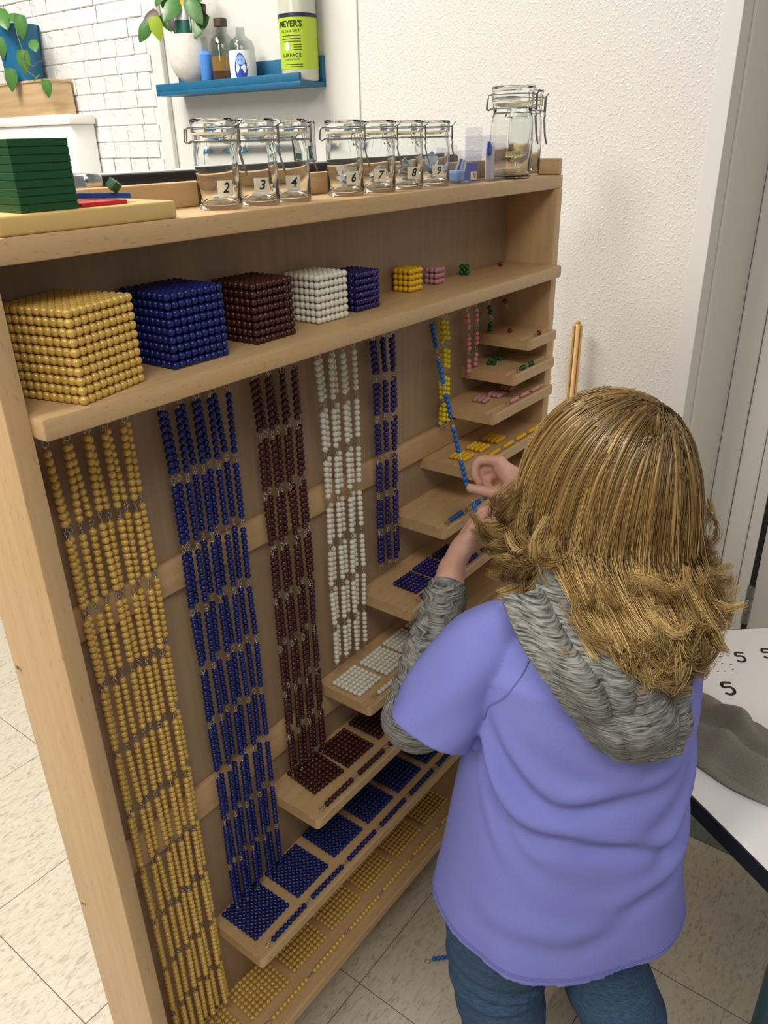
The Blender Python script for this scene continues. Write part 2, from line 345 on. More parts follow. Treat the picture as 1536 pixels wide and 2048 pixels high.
# --- cubes
CUBES = {10: (59.5, -11, .2859 * .85), 9: (167.1, 10.5, .005), 8: (273.9, 15.8, .012), 7: (378, 25.3, -.009), 6: (451.6, 30.3, -.005), 4: (585.9, 50, .033), 3: (653.2, 54, .03), 2: (741, 60, .4), 1: (836, 58, 0)}
WORDS = {10: 'ten', 9: 'nine', 8: 'eight', 7: 'seven', 6: 'six', 5: 'five', 4: 'four', 3: 'three', 2: 'two', 1: 'one'}
for n, (x, y, a) in CUBES.items():
    lab = f'cube of {CN[n][0]} beads, {WORDS[n]} along each edge, on the upper cabinet shelf' if n > 1 else 'single dark red bead at the end of the row of bead cubes'
    if n == 1:
        b = put(BM[1], (x, y, Z2 + 3.78), None, 'single_bead'); tag(b, lab, 'bead'); continue
    t = thing('bead_cube', (x, y, Z2), lab, 'bead cube', None, a)
    rest = []
    for i in range(n):
        for j in range(n):
            for k in range(n):
                if not (i in (0, n - 1) or j in (0, n - 1) or k in (0, n - 1)): continue
                p = (i * PT, j * PT, 3.78 + k * PT)
                if i == 0 or j == 0 or k == n - 1 or n <= 4: put(rose if n == 3 else BM[n], p, t)
                else: rest.append(p)
    if rest: stuff_beads(rest, CN[n][1], t, 'hidden_beads', 1)
    if n > 4: stuff_beads([(i * PT, j * PT, 3.78 + k * PT) for i in range(1, n - 1) for j in (1,) for k in range(1, n - 1)], CN[n][1], t, 'inner_beads', 1)
# --- bars: wire with an eye at each end and a link ring
GAP = 11.6
def bar_mesh(n):
    L = n * PT; b = MB().tube([(0, 0, 1), (0, 0, -L - 1)], .55, 5)
    b.torus((0, 0, 2.1), 1.7, .42, (0, 1, 0), 12, 5); b.torus((0, 0, -L - 2.1), 1.7, .42, (0, 1, 0), 12, 5); b.torus((0, 0, -L - GAP / 2), 2.6, .42, (1, 0, 0), 14, 5)
    me = b.mesh('bead_bar', smooth=True); me.materials.append(MATS['wire']); return me
BAR = {n: bar_mesh(n) for n in CN}
def orient(o, d, spin=0.):
    o.rotation_mode = 'QUATERNION'; o.rotation_quaternion = Vector(d).to_track_quat('-Z', 'Y') @ Matrix.Rotation(spin, 3, 'Z').to_quaternion()
def bar(parent, base, n, p0, d, solid=True, me=None, count=None):
    """bar of beads starting at p0 (world mm) and running along d"""
    o = bpy.data.objects.new('bead_bar', BAR[n]); COL.objects.link(o); o.parent = parent
    o.location = (Vector(p0) - Vector(base)) * S; orient(o, d, random.uniform(-.7, .7))
    d = Vector(d).normalized(); pts = []
    for i in range(count or n):
        if solid: put(me or BM[n], (0, 0, -(i + .5) * PT), o)
        else: pts.append(tuple(Vector(p0) + d * ((i + .5) * PT) - Vector(base)))
    return pts
TOPX = {10: [(60, 62), (79, 84), (100.5, 105), (118.5, 124.5), (139, 147)], 9: [(183, 191), (204, 213), (226, 234), (246, 256), (272,)], 8: [(308, 318), (331, 338), (354, 358), (373, 380)],
        7: [(413, 423), (438, 447), (461, 467), (483,)], 6: [(520, 530), (544, 548), (561, 571)], 4: [(685, 689), (694, 699)], 3: [(752, 760), (778,)], 2: [(817, 826)], 1: [(864,)]}
ZC = 1004
for n, hooks in TOPX.items():
    flat = [x for h in hooks for x in h]; base = (np.mean(flat), 66, ZC + 30)
    if n > 1: lab = f'long hanging chain of {CN[n][0]} beads looped in {WORDS[n]} strands'
    else: lab = 'single dark red bead hanging on a wire under the shelf'
    t = thing('bead_chain', base, lab, 'bead chain', 'chains hanging in the cabinet')
    for h in hooks: put(hk, (np.mean(h) - base[0], 0, ZC + 5 - base[2]), t, 'hook')
    if 'wire' and not hk.materials: hk.materials.append(MATS['wire'])
    ns = len(flat)
    # where each strand settles below its first bar: neighbours from two hooks lie together
    low = list(flat); hooki = [i for i, h in enumerate(hooks) for _ in h]
    for i in range(ns - 1):
        if hooki[i] != hooki[i + 1]:
            mid = (flat[i] + flat[i + 1]) / 2; sp = 2.6 if n > 4 else 3.6; f_ = .8
            low[i] = flat[i] * (1 - f_) + f_ * (mid - sp); low[i + 1] = flat[i + 1] * (1 - f_) + f_ * (mid + sp)
    bars = []
    for i in range(ns):
        p = np.array([flat[i], 66 + (3.2 if i % 2 else -1.5), ZC - random.uniform(0, 5) - (6 if n <= 4 else 0) * (i % 2)]); L = n * PT
        drift = random.uniform(-.004, .004); floorz = SZ[n] + 4.2
        for k in range(n):
            tx = low[i] if k == 0 else low[i] + drift * L * k + random.uniform(-1.2, 1.2); ty = (63 + (4.5 if i % 2 else -2.5)) + random.uniform(-1, 1)
            q = np.array([tx, ty, p[2] - L]); q[2] = p[2] - math.sqrt(max(1, L * L - (q[0] - p[0]) ** 2 - (q[1] - p[1]) ** 2))
            bars.append((p.copy(), q - p)); dd = (q - p) / np.linalg.norm(q - p)
            p = q + np.array([0, 0, -GAP + random.uniform(-1.2, .8)])
            if p[2] - L < floorz - 12 and n > 7 and k < n - 1 and p[2] - L < floorz: pass
    bars.sort(key=lambda b: np.linalg.norm(b[0] + b[1] / 2 - np.array(CAM)))
    rest = []; done = 0
    for p, d in bars:
        end = p + d
        if end[2] < SZ[n] + 5 and n > 7:                   # the last bar of a strand folds forward onto its shelf
            if p[2] < SZ[n] + 12: continue
            d = np.array([d[0], -math.sqrt(max(0, (n * PT) ** 2 - (p[2] - SZ[n] - 6) ** 2)) * .9, -(p[2] - SZ[n] - 6)]); d = d / np.linalg.norm(d) * n * PT
        solid = done + n <= 300; done += n
        rest += bar(t, base, n, p, d, solid, lemon if n == 4 else None)
    if rest: stuff_beads(rest, CN[n][1], t, 'further_beads', 2)
# --- squares on the stepped shelves
SQ = {10: [(70, 29, -.06), (156, 29, -.06), (243, 29, -.03), (329, 28, 0), (414, 28, 0), (500, 28, .01), (587, 28, 0)], 9: [(170, 14, .012), (251, 13, 0), (333, 16, -.02), (412, 15, 0), (490, 15, 0), (570, 15, 0)],
      8: [(309, 22, -.10), (375, 17, -.02), (448, 17, .02), (521, 17, 0)], 7: [(403, 13, .006), (463, 11, .02), (520, 12.5, 0), (580, 13, 0)], 6: [(535, 8, -.02), (587, 9, .01), (640, 9, 0)],
      4: [(673, 15, .04), (719, 14, .02), (766, 13, .03)], 3: [(746, 27, .1), (780, 21, .06), (822, 23, .1)], 2: [(799, 42, .35), (828, 47, .1)], 1: [(836, 36, 0)]}
ORD = ['first', 'second', 'third', 'fourth', 'fifth', 'sixth', 'seventh']
for n, L_ in SQ.items():
    for q, (x, y, a) in enumerate(L_):
        z = SZ[n]
        if n == 1: b = put(BM[1], (x, y, z + 3.78), None, 'single_bead'); tag(b, 'single dark red bead lying on the topmost small shelf', 'bead'); continue
        t = thing('bead_square', (x, y, z), f'flat square of {CN[n][0]} beads, {ORD[q]} on its shelf from the free end', 'bead square', 'bead squares on the stepped shelves', a)
        for i in range(n):
            for j in range(n): put(rose if n == 3 else BL[n], (i * PT, j * PT, 3.78), t)
# --- short chains lying in the grooves
CH = {10: (171, 4.5, 6), 9: (181, -4.5, 6), 8: (301, -4.5, 4), 7: (422, -4.5, 4), 6: (529, -4.5, 4), 5: (603, -4.5, 5), 4: (715, -4.5, 4), 3: (773, -4.5, 3), 2: (800, -4.5, 2), 1: (852, -4.5, 1)}
for n, (x, y, k) in CH.items():
    zc = SZ[n] + 3.78 - 2.6 + .05 if n < 10 else SZ[n] + 3.85
    zc = SZ[n] + (1.3 if n < 10 else 3.9)
    base = (x, y, SZ[n] - 2.5)
    t = thing('short_bead_chain', base, f'short chain of {CN[n][0]} beads lying along the front of its shelf' if n > 1 else 'single dark red bead on a wire lying along a shelf front', 'bead chain', 'short chains along the shelf fronts')
    for i in range(k): bar(t, base, n, (x + i * (n * PT + GAP), y + random.uniform(-.5, .5), zc), (1, random.uniform(-.012, .012), 0))
    part(MB().torus((x - 7, y, zc - 1.5 if n < 10 else zc - 3), 5.2 if n == 10 else 3, .8 if n == 10 else .5, (.2, -.3, 1), 18, 6), 'end_ring', 'wire', t, base, True)
# --- the sky blue chain pulled from its hook to the child's fingers
PIN = np.array((553., -64., 816.)); H5 = np.array((652., 62., 1003.)); base = (652, 66, 1034)
t = thing('bead_chain', base, 'sky blue bead chain pulled slantwise from its hook into the child\'s fingers', 'bead chain')
put(hk, (0, -4, 1009 - base[2]), t, 'hook')
dv = PIN - H5; L5 = np.linalg.norm(dv); dv /= L5; pos = 2.; k = 0
while pos < L5 + 8:
    s_ = pos / L5; sag = -6 * math.sin(math.pi * min(1, s_)); p = H5 + dv * pos + np.array((0, 0, sag))
    bar(t, base, 5, p, dv + np.array((0, 0, -.06 * math.cos(math.pi * s_)))); pos += 5 * PT + 13.; k += 1
LH = np.array((517., -97., 801.))
d2 = (LH + np.array((6, -10, -4))) - (PIN + np.array((-6, -14, -10)))
bar(t, base, 5, LH + np.array((8, 6, 12)), (-.25, -.35, -.9))
# --- loose bar on the floor
base = (440, -78, 0); t = thing('loose_bead_bar', base, 'short loose bar of sky blue beads on the floor tiles', 'beads')
bar(t, base, 5, (445, -83, 3.9), (.7, -.71, 0)); part(MB().torus((440, -78, .8), 4.2, .7, (0, .1, 1), 18, 6), 'ring', 'wire', t, base, True)

# ================================================================ ON TOP OF THE CABINET
tr = thing('wooden_tray', (110, 40, ZT), 'flat yellow wooden tray under the green cube', 'tray')
o = part(MB().box(30, 186, 4, 80, ZT, ZT + 14, 2, 2), 'tray_board', 'tray_wood', tr, (110, 40, ZT)); autosmooth(o, 50)
gc = thing('layered_cube', (72, 34, ZT + 14), 'green wooden cube of stacked flat layers on the tray', 'cube')
for k in range(9):
    part(MB().box(52, 99, 10, 58, ZT + 14 + k * 5.4 + .25, ZT + 14 + (k + 1) * 5.4 - .15, .35, 1), 'layer', 'brick_green_a', gc, (72, 34, ZT + 14))
part(MB().box(52.6, 98.4, 10.6, 57.4, ZT + 14, ZT + 62), 'layer_core', 'black', gc, (72, 34, ZT + 14))
o = add('wooden_tile', MB().box(104, 146, 14, 56, ZT + 14, ZT + 17.2, .5).mesh('wooden_tile', (125, 35, ZT + 14)), 'wood_red', None, (125, 35, ZT + 14)); tag(o, 'flat red square tile beside the green cube', 'tile')
o = add('wooden_stick', MB().box(-21, 21, -2.4, 2.4, 0, 4.4, .5).mesh('wooden_stick'), 'stick_blue', None, (146, 45, ZT + 17.4)); o.rotation_euler = (0, math.radians(2), -.55); tag(o, 'thin blue wooden stick resting on the red tile', 'stick')
o = add('small_cube', MB().box(-4, 4, -4, 4, -4, 4, .5).mesh('small_cube'), 'brick_green_a', None, (152, 38, ZT + 27)); o.rotation_euler = (.6, .4, .3); tag(o, 'tiny tilted green cube on the blue stick', 'cube')

# ---- clip-top jars
def ring_path(R, z, a0, a1, n=28): return [(R * math.cos(a0 + (a1 - a0) * i / (n - 1)), R * math.sin(a0 + (a1 - a0) * i / (n - 1)), z) for i in range(n)]
def jar(loc, h, r, label, num=None, rz=math.atan2(-.797, .604), lab_ang=None, slips=0, big=False, txt=None):
    t = thing('clip_top_jar', loc, label, 'jar', 'clip-top jars on the cabinet', rz)
    hb = h * .80; w_ = 1.9 if not big else 2.6
    sh = .90 if big else .97
    prof = [(0, 0), (r * .93, 0), (r, 2.0), (r, hb * .12), (r * (1 if not big else 1.02), hb * .5), (r * (1 if not big else .98), hb * .8), (r * sh, hb * .90), (r * .92, hb * .95), (r * .95, hb), (r * .95, hb + 2),
            (r * .78, hb + 2), (r * .78, hb * .93), (r - w_ - 1.2, hb * .86), (r - w_, hb * .75), (r - w_, 7.5), (r - w_ - 2, 5), (0, 4.2)]
    part(MB().lathe(prof, 48), 'jar_body', 'jar_glass', t, smooth=True); autosmooth(t.children[-1], 50)
    part(MB().lathe([(r * .80, hb + 2.1), (r * 1.0, hb + 2.1), (r * 1.0, hb + 4), (r * .80, hb + 4)], 40, closed=True), 'gasket', 'rubber', t, smooth=False)
    lid = [(0, hb + 4.1), (r * .98, hb + 4.1), (r * 1.0, hb + 6), (r * .98, h - 5), (r * 1.02, h - 3), (r * 1.02, h - 1), (r * .98, h), (r * .80, h), (r * .74, h - 2.5), (0, h - 2.8)]
    part(MB().lathe(lid, 48), 'lid', 'jar_glass', t); autosmooth(t.children[-1], 50)
    wr = 0.75 if not big else 1.0; R1 = r * 1.0 + wr; R2 = r * 1.03 + wr; zt = hb + (h - hb) * .55; zb = hb * .955
    bail = MB().tube(ring_path(R1, zb, 0, 2 * math.pi, 40), wr, 6).tube(ring_path(R2, zt, math.pi * .06, math.pi * .94), wr, 6).tube(ring_path(R2, zt, -math.pi * .06, -math.pi * .94), wr, 6)
    for sy in (-1, 1):
        bail.tube([(-R2 + .4, sy * 4, zt), (-R2 - 3.5, sy * 4.5, zt - 1), (-R2 - 4.5, sy * 4.5, zb - .5), (-R2 - 2.2, sy * 4.5, zb - 2), (-R1 + 1, sy * 3.5, zb)], wr, 6)
        bail.tube([(R2 - .6, sy * 4, zt), (R2 + 1.6, sy * 4, zt + 1.5), (R2 + 1.6, sy * 4, zb - 3)], wr, 6)
    part(bail, 'wire_bail', 'steel', t, smooth=True)
    lv = MB()
    for sy in (-1, 1): lv.tube([(R2 + .5, sy * 3.2, zb), (R2 + 2.2, sy * 3.2, zb - 7), (R2 + 1.0, sy * 3.2, zb - 10), (R2 + 3.5, sy * 2.6, zb - h * .28), (R2 + 5.5, sy * 1.8, zb - h * .36)], wr, 6)
    lv.tube([(R2 + 5.5, -1.8, zb - h * .36), (R2 + 6.3, 0, zb - h * .385), (R2 + 5.5, 1.8, zb - h * .36)], wr, 6)
    lv.tube([(R2 + .4, -1.2, zt + .4), (R2 + 3.2, -1.2, zt + 2.4), (R2 + 5.5, -1.0, zt + 5)], wr, 6)
    part(lv, 'latch_lever', 'steel', t, smooth=True)
    if num:
        ca = math.atan2(CAM.y - loc[1], CAM.x - loc[0]) + lab_ang - rz
        lb = MB(); R = r + .25; hw = 14.5 / r; zc = hb * .31; hh = 13
        n = 8; vv = []
        for i in range(n + 1):
            a = ca - hw / 2 + hw * i / n
            for z in (zc - hh / 2, zc + hh / 2): vv.append((R * math.cos(a), R * math.sin(a), z))
        lb.add(vv, [(2 * i, 2 * i + 2, 2 * i + 3, 2 * i + 1) for i in range(n)])
        lo = part(lb, 'number_label', 'sticker', t)
        me = text_mesh(num, 12, .28, 1., .0, bold=.2)
        for q in me.vertices:
            a = ca + q.co.x / R; q.co = Vector(((R + .25) * math.cos(a), (R + .25) * math.sin(a), zc + q.co.y)) * S
        add('printed_number', me, 'ink', lo)
    if txt:
        ca = math.atan2(CAM.y - loc[1], CAM.x - loc[0]) + .12 - rz; me = text_mesh(txt, 5.5, .1, 1.)
        lb = MB(); R = r + .3; vv = []
        for i in range(9):
            a = ca - .38 + .76 * i / 8
            for z in (28, 36): vv.append((R * math.cos(a), R * math.sin(a), z))
        lb.add(vv, [(2 * i, 2 * i + 2, 2 * i + 3, 2 * i + 1) for i in range(8)]); lo = part(lb, 'name_label', 'label_clove', t)
        for q in me.vertices:
            a = ca + q.co.x / R; q.co = Vector(((R + .3) * math.cos(a), (R + .3) * math.sin(a), 32 + q.co.y)) * S
        add('written_name', me, 'ink_green', lo)
    if slips:
        mb = MB(); rr = r * .62
        for k in range(slips):
            s_ = random.uniform(5.5, 8.5) if slips > 6 else random.uniform(4, 7); M = Matrix.Translation((random.uniform(-1, 1) * rr * .42, random.uniform(-1, 1) * rr * .42, 7.5 + k * .9 * (.6 if slips < 6 else 1))) @ Matrix.Rotation(random.uniform(0, 6.3), 4, 'Z') @ Matrix.Rotation(random.uniform(-.28, .28) * (1 + k / 5), 4, 'X') @ Matrix.Rotation(random.uniform(-.2, .2) * (1 + k / 5), 4, 'Y')
            mb.add([M @ Vector(c) for c in ((-s_, -s_ * .6, 0), (s_, -s_ * .6, 0), (s_, s_ * .6, 0), (-s_, s_ * .6, 0), (-s_, -s_ * .6, .3), (s_, -s_ * .6, .3), (s_, s_ * .6, .3), (-s_, s_ * .6, .3))], [(3, 2, 1, 0), (4, 5, 6, 7), (0, 1, 5, 4), (1, 2, 6, 5), (2, 3, 7, 6), (3, 0, 4, 7)])
        o = add('paper_slips', mb.mesh('paper_slips'), 'paper', None, loc); tag(o, f'pile of white paper slips inside the jar marked {num}', 'paper', kind='stuff')
        if num in '9':
            o.data.materials.append(MATS['paper_blue'])
            for i, p in enumerate(o.data.polygons): p.material_index = 1 if (i // 6) % 3 == 0 else 0
    return t
plain('label_clove', (.62, .55, .30), .7); plain('ink_green', (.30, .26, .01), .6)
JY = 40
JL = {'2': 'small clip-top jar marked two, next to the wooden tray', '3': 'small clip-top jar marked three, between jars two and four', '4': 'small clip-top jar marked four, with a gap before jar six',
      '6': 'small clip-top jar marked six, with loose white slips inside', '7': 'small clip-top jar marked seven, with a flat pile of slips', '8': 'small clip-top jar marked eight, packed with folded slips', '9': 'small clip-top jar marked nine, with blue and white slips'}
for num, x, a, sl_ in (('2', 267, .30, 3), ('3', 318, .16, 4), ('4', 364, .12, 5), ('6', 451, .42, 20), ('7', 510, .10, 18), ('8', 566, .42, 26), ('9', 624, .30, 28)):
    jar((x, JY, ZT), 76 - (x - 267) * .006, 20, JL[num], num, lab_ang=a, slips=sl_)
jar((803, 30, ZT), 116, 29, 'large glass clip-top jar with a faded yellow name label', None, big=True, txt='CLOVE')
jar((872, 46, ZT), 113, 24, 'large unlabelled glass clip-top jar standing against the end rail', None, big=True)
# ---- acrylic boxes
def acrylic(x0, x1, y0, y1, hf, hb_, label, num=None):
    b = (x0, y0, ZT); t = thing('acrylic_box', b, label, 'box', 'clear boxes on the cabinet'); k = 1.6; z = ZT
    for a in ((x0, x1, y0, y1, z, z + k), (x0, x0 + k, y0, y1, z + k, z + (hf + hb_) / 2), (x1 - k, x1, y0, y1, z + k, z + (hf + hb_) / 2), (x0 + k, x1 - k, y0, y0 + k, z + k, z + hf), (x0 + k, x1 - k, y1 - k, y1, z + k, z + hb_)):
        part(MB().box(*a, .3, 1), 'clear_wall', 'acrylic', t, b)
    if num:
        xm = x0 + (x1 - x0) * .62
        lo = part(MB().box(xm - 7, xm + 7, y0 - .3, y0 - .05, z + 4, z + 14), 'number_label', 'sticker', t, b)
        me = text_mesh(num, 8, .25, .9, bold=.1)
        for q in me.vertices: q.co = Vector((xm + q.co.x - b[0], y0 - .5 - b[1], z + 9 + q.co.y - b[2])) * S
        add('printed_number', me, 'ink', lo)
    return t
acrylic(662, 714, 24, 62, 32, 46, 'clear acrylic box labelled 10 with blue slips', '10')
acrylic(726, 770, 18, 58, 46, 66, 'clear acrylic box holding a pale card beside the clove jar')
o = add('paper_slips', MB().box(665, 684, 30, 50, ZT + 2, ZT + 16, 3).mesh('paper_slips'), 'paper_blue'); tag(o, 'folded blue paper inside the box labelled 10', 'paper')
for k in range(6):
    o = add('paper_slip', MB().box(-9, 9, -.25, .25, 0, 27 - k).mesh('paper_slip'), ('paper', 'paper_deep', 'paper', 'paper_blue', 'paper', 'paper_deep')[k], None, (690 + k * 3.2, 46 - k * 1.5, ZT + 2)); o.rotation_euler = (.1, .35 - .04 * k, -.4); tag(o, ('white paper slip', 'deep blue paper slip', 'white paper slip', 'light blue paper slip', 'white paper slip', 'deep blue paper slip')[k] + ' standing upright in the box labelled 10', 'paper', 'slips in the acrylic box')
o = add('card', MB().box(742, 765, 34, 35, ZT + 2, ZT + 42).mesh('card'), 'paper'); tag(o, 'pale card standing in the unlabelled acrylic box', 'card')
o = add('token', MB().lathe([(0, -.8), (9, -.8), (9, .8), (0, .8)], 20).mesh('token'), 'paper_deep', None, (744, 30, ZT + 40)); o.rotation_euler = (1.45, .1, .2); tag(o, 'round blue paper token beside the pale card', 'token')

# ================================================================ BEHIND THE CABINET
pn = thing('framed_panel', (500, 130, 0), 'tall panel with a black top edge behind the cabinet', 'panel')
part(MB().box(186, 812, 128, 150, 0, 1199), 'panel_board', 'white_paint', pn, (500, 130, 0))
autosmooth(part(MB().box(186, 812, 122, 156, 1199.2, 1213, 2), 'black_edge', 'black', pn, (500, 130, 0)))
part(MB().box(188, 810, 124, 156, 1213.1, 1214.6, .5), 'pale_strip', 'tube_grey', pn, (500, 130, 0))
autosmooth(part(MB().box(180, 200, 118, 158, 1201, 1216, 5, 3), 'silver_cap', 'chrome', pn, (500, 130, 0)))
fr = thing('small_picture_frame', (503, 138, 1215), 'small black-edged picture frame behind the jars', 'frame')
part(MB().box(484, 517, 139, 143, 1214.7, 1258, .8), 'frame_edge', 'black', fr, (503, 138, 1215)); part(MB().box(486, 514.5, 138, 139.2, 1216, 1256), 'picture', 'label_white', fr, (503, 138, 1215))
part(MB().box(486, 508, 137.4, 138.2, 1217, 1232, .3), 'teal_print', 'tube_green', fr, (503, 138, 1215))
wc = thing('white_cabinet', (1100, 1700, 0), 'white painted cupboard against the white brick wall', 'cupboard')
autosmooth(part(MB().box(1062, 1134, 1478, 2200, 0, 1288, 2), 'cupboard_body', 'white_paint', wc, (1100, 1700, 0)))
autosmooth(part(MB().box(1056, 1134, 1470, 2205, 1288.2, 1312, 2), 'cupboard_top', 'white_paint', wc, (1100, 1700, 0)))
pb = thing('planter_box', (1090, 1680, 1312), 'natural wood planter box on the white cupboard', 'planter')
mb = MB().add([(1062, 1541, 1312), (1062, 1850, 1312), (1128, 1850, 1312), (1128, 1541, 1312), (1058, 1549, 1390), (1058, 1850, 1390), (1132, 1850, 1390), (1132, 1549, 1390)], [(0, 1, 2, 3), (4, 7, 6, 5), (0, 4, 5, 1), (1, 5, 6, 2), (2, 6, 7, 3), (3, 7, 4, 0)])
part(mb, 'box_side', 'planter_wood', pb, (1090, 1680, 1312)); part(MB().box(1055, 1134, 1546, 1852, 1390.2, 1396, 1), 'rim', 'planter_wood', pb, (1090, 1680, 1312))
pp = thing('plant_pot', (1095, 1700, 1396), 'tall blue pot with a trailing plant in the planter box', 'plant')
B_ = (1095, 1700, 1396)
part(MB().lathe([(0, 0), (48, 0), (56, 130), (58, 134), (52, 134), (50, 128), (0, 126)], 36, B_), 'pot', 'pot_blue', pp, B_); autosmooth(pp.children[-1])
def leaf_mesh(w_=20, l=32, cup=.25):
    out = []; n = 9
    for i in range(n):
        t = i / (n - 1); half = w_ * .5 * (math.sin(math.pi * min(1, t ** .62)) ** .8) * (1 if t > .02 else .0) + .05
        y = -l * t; back = 3.5 * math.exp(-((t - .12) / .1) ** 2)
        out.append([(-half, y + back, -cup * half + -6 * t * t), (0, y, -6 * t * t), (half, y + back, -cup * half - 6 * t * t)])
    v_ = [p for r in out for p in r]; f_ = []
    for i in range(n - 1):
        for k in range(2): a = i * 3 + k; f_.append((a, a + 1, a + 4, a + 3))
    top = len(v_); v_ += [(x, y, z - .5) for x, y, z in v_]; f_ += [tuple(q + top for q in f[::-1]) for f in f_[:]]
    return MB().add(v_, f_).mesh('leaf', smooth=True)
LM = {m_: leaf_mesh() for m_ in ('leaf', 'leaf_lime', 'leaf_dark')}
for k_, me in LM.items(): me.materials.append(MATS[k_])
def leaf(parent, base, p, face, down, sc=1., mat='leaf'):
    z = Vector(face).normalized(); y = -(Vector(down) - z * Vector(down).dot(z)).normalized(); x = y.cross(z)
    o = bpy.data.objects.new('leaf', LM[mat]); COL.objects.link(o); o.parent = parent
    M = Matrix((x, y, z)).transposed().to_4x4() @ Matrix.Scale(sc, 4); M.translation = (Vector(p) - Vector(base)) * S; o.matrix_local = M; return o
TOC = (-.78, -.62, .08)
def stemv(parent, base, pts, r=1.0): part(MB().tube(catmull(pts, 16), r, 6), 'stem', 'stem', parent, base, True)
stemv(pp, B_, [(1080, 1690, 1528), (1065, 1650, 1525), (1045, 1618, 1500), (1042, 1600, 1455), (1042, 1602, 1440)])
stemv(pp, B_, [(1042, 1608, 1440), (1040, 1600, 1420), (1042, 1570, 1402), (1046, 1556, 1398), (1046, 1520, 1385)])
stemv(pp, B_, [(1042, 1620, 1445), (1040, 1585, 1432), (1040, 1560, 1425), (1040, 1540, 1432)], .8)
for p, dn_, sc, f_ in (((1040, 1585, 1540), (0, .1, -1), 1.7, TOC), ((1040, 1603, 1464), (0, .05, -1), 1.75, TOC), ((1040, 1548, 1482), (0, -.5, -1), 1.3, (-.5, -.3, .7)), ((1040, 1520, 1392), (0, 0, -1), 1.3, TOC), ((1036, 1668, 1560), (0, -.3, -.6), 2.0, (-.5, -.5, .7)),
                       ((1034, 1690, 1500), (0, 0, -1), 1.6, TOC), ((1034, 1665, 1426), (0, .2, -1), 1.75, TOC), ((1046, 1556, 1406), (0, -.3, -1), .9, (-.5, .2, .8)), ((1044, 1538, 1434), (0, -1, -.1), .7, (-.2, .2, 1)), ((1050, 1640, 1548), (.2, -.6, -.4), 1.7, (-.4, -.3, .8)), ((1050, 1720, 1560), (0, .6, -.3), 2, (-.5, -.3, .8))):
    leaf(pp, B_, p, f_, dn_, sc)
# ---- blue ledge on the wall
sh_ = thing('wall_ledge', (1110, 890, 1338), 'dark blue picture ledge screwed to the white wall', 'shelf'); B_ = (1110, 890, 1338)
LY0, LY1 = 664, 1120
autosmooth(part(MB().box(1070, XW, LY0, LY1, 1337, 1346, .8), 'ledge_base', 'shelf_blue', sh_, B_)); autosmooth(part(MB().box(XW - 10, XW, LY0, LY1, 1346, 1394, .8), 'ledge_back', 'shelf_blue', sh_, B_)); autosmooth(part(MB().box(1070, 1078, LY0 + 3, LY1, 1346, 1361, .8), 'ledge_lip', 'shelf_blue', sh_, B_))
ZL = 1346
B_ = (1108, 1024, ZL); wp = thing('white_pot', B_, 'round white footed pot with a leafy plant on the blue ledge', 'plant')
o = part(MB().lathe([(0, 0), (26, 0), (26, 12), (30, 18), (44, 30), (54, 52), (57, 80), (58, 104), (58, 108), (54, 108), (53, 96), (0, 94)], 40, (1112, 1024, ZL)), 'pot', 'pot_white', wp, B_); autosmooth(o)
for i in range(16):
    a = random.uniform(2.0, 5.2); r_ = random.uniform(14, 56); z_ = ZL + random.uniform(142, 205)
    p = (1100 + r_ * math.cos(a) * .5, 1024 - r_ * math.sin(a), z_)
    p = (1085 + random.uniform(-20, 20), 1024 + random.uniform(-62, 66), z_)
    leaf(wp, B_, p, (-.7, -.6 + random.uniform(-.4, .4), random.uniform(-.1, .6)), (0, random.uniform(-.8, .8), -1), random.uniform(1.2, 1.9), random.choice(('leaf', 'leaf', 'leaf', 'leaf_dark')))
leaf(wp, B_, (1046, 1068, 1490), TOC, (0, -.25, -1), 1.5, 'leaf_lime'); leaf(wp, B_, (1046, 1088, 1480), TOC, (0, .7, -.8), 1.4)
for a in (-30, 10, 36): stemv(wp, B_, [(1100, 1024 + a * .4, ZL + 95), (1096, 1024 + a * .7, ZL + 120), (1088, 1024 + a, ZL + 150)])
B_ = (1078, 1012, ZL + 98); tb = thing('squeeze_tube', B_, 'white and green squeeze tube with an orange label in the white pot', 'tube')
def tubew(z0, z1, w0, w1, d0, d1, nm, mt):
    R0 = [(1078 + d0 * math.cos(a), 1012 + w0 * math.sin(a), z0) for a in np.linspace(0, 2 * math.pi, 20, False)]; R1 = [(1078 + d1 * math.cos(a), 1012 + w1 * math.sin(a), z1) for a in np.linspace(0, 2 * math.pi, 20, False)]
    part(MB().loft([R0, R1]), nm, mt, tb, B_)
tubew(ZL + 98, ZL + 134, 21, 21, 14, 12, 'cap', 'tube_green'); tubew(ZL + 134.1, ZL + 160, 20.5, 21, 12, 9, 'tube_body', 'tube_grey'); tubew(ZL + 160.1, ZL + 200, 21, 23, 9, 4, 'label_band', 'tube_orange')
fx = Vector((-.62, -.78, 0)); sx_ = Vector((.78, -.62, 0))
def front_text(body, size, c, parent, base, mat, R=None, name='printed_text', spacing=1., bold=0., shear=0., turn=0.):
    """lettering on a surface facing the room; wrapped on radius R about the axis c when R is given"""
    me = text_mesh(body, size, shear, spacing, bold=bold); c = Vector(c); ca = math.atan2(fx.y, fx.x)
    for q in me.vertices:
        if R: a = ca + turn + q.co.x / R; w__ = Vector((c.x + (R + .3) * math.cos(a), c.y + (R + .3) * math.sin(a), c.z + q.co.y))
        else: w__ = c + sx_ * q.co.x + Vector((0, 0, q.co.y))
        q.co = (w__ - Vector(base)) * S
    return add(name, me, mat, parent)
B_ = (1098, 916, ZL); ab = thing('oil_bottle', B_, 'clear bottle half full of amber liquid on the blue ledge', 'bottle')
c_ = (1104, 918, ZL)
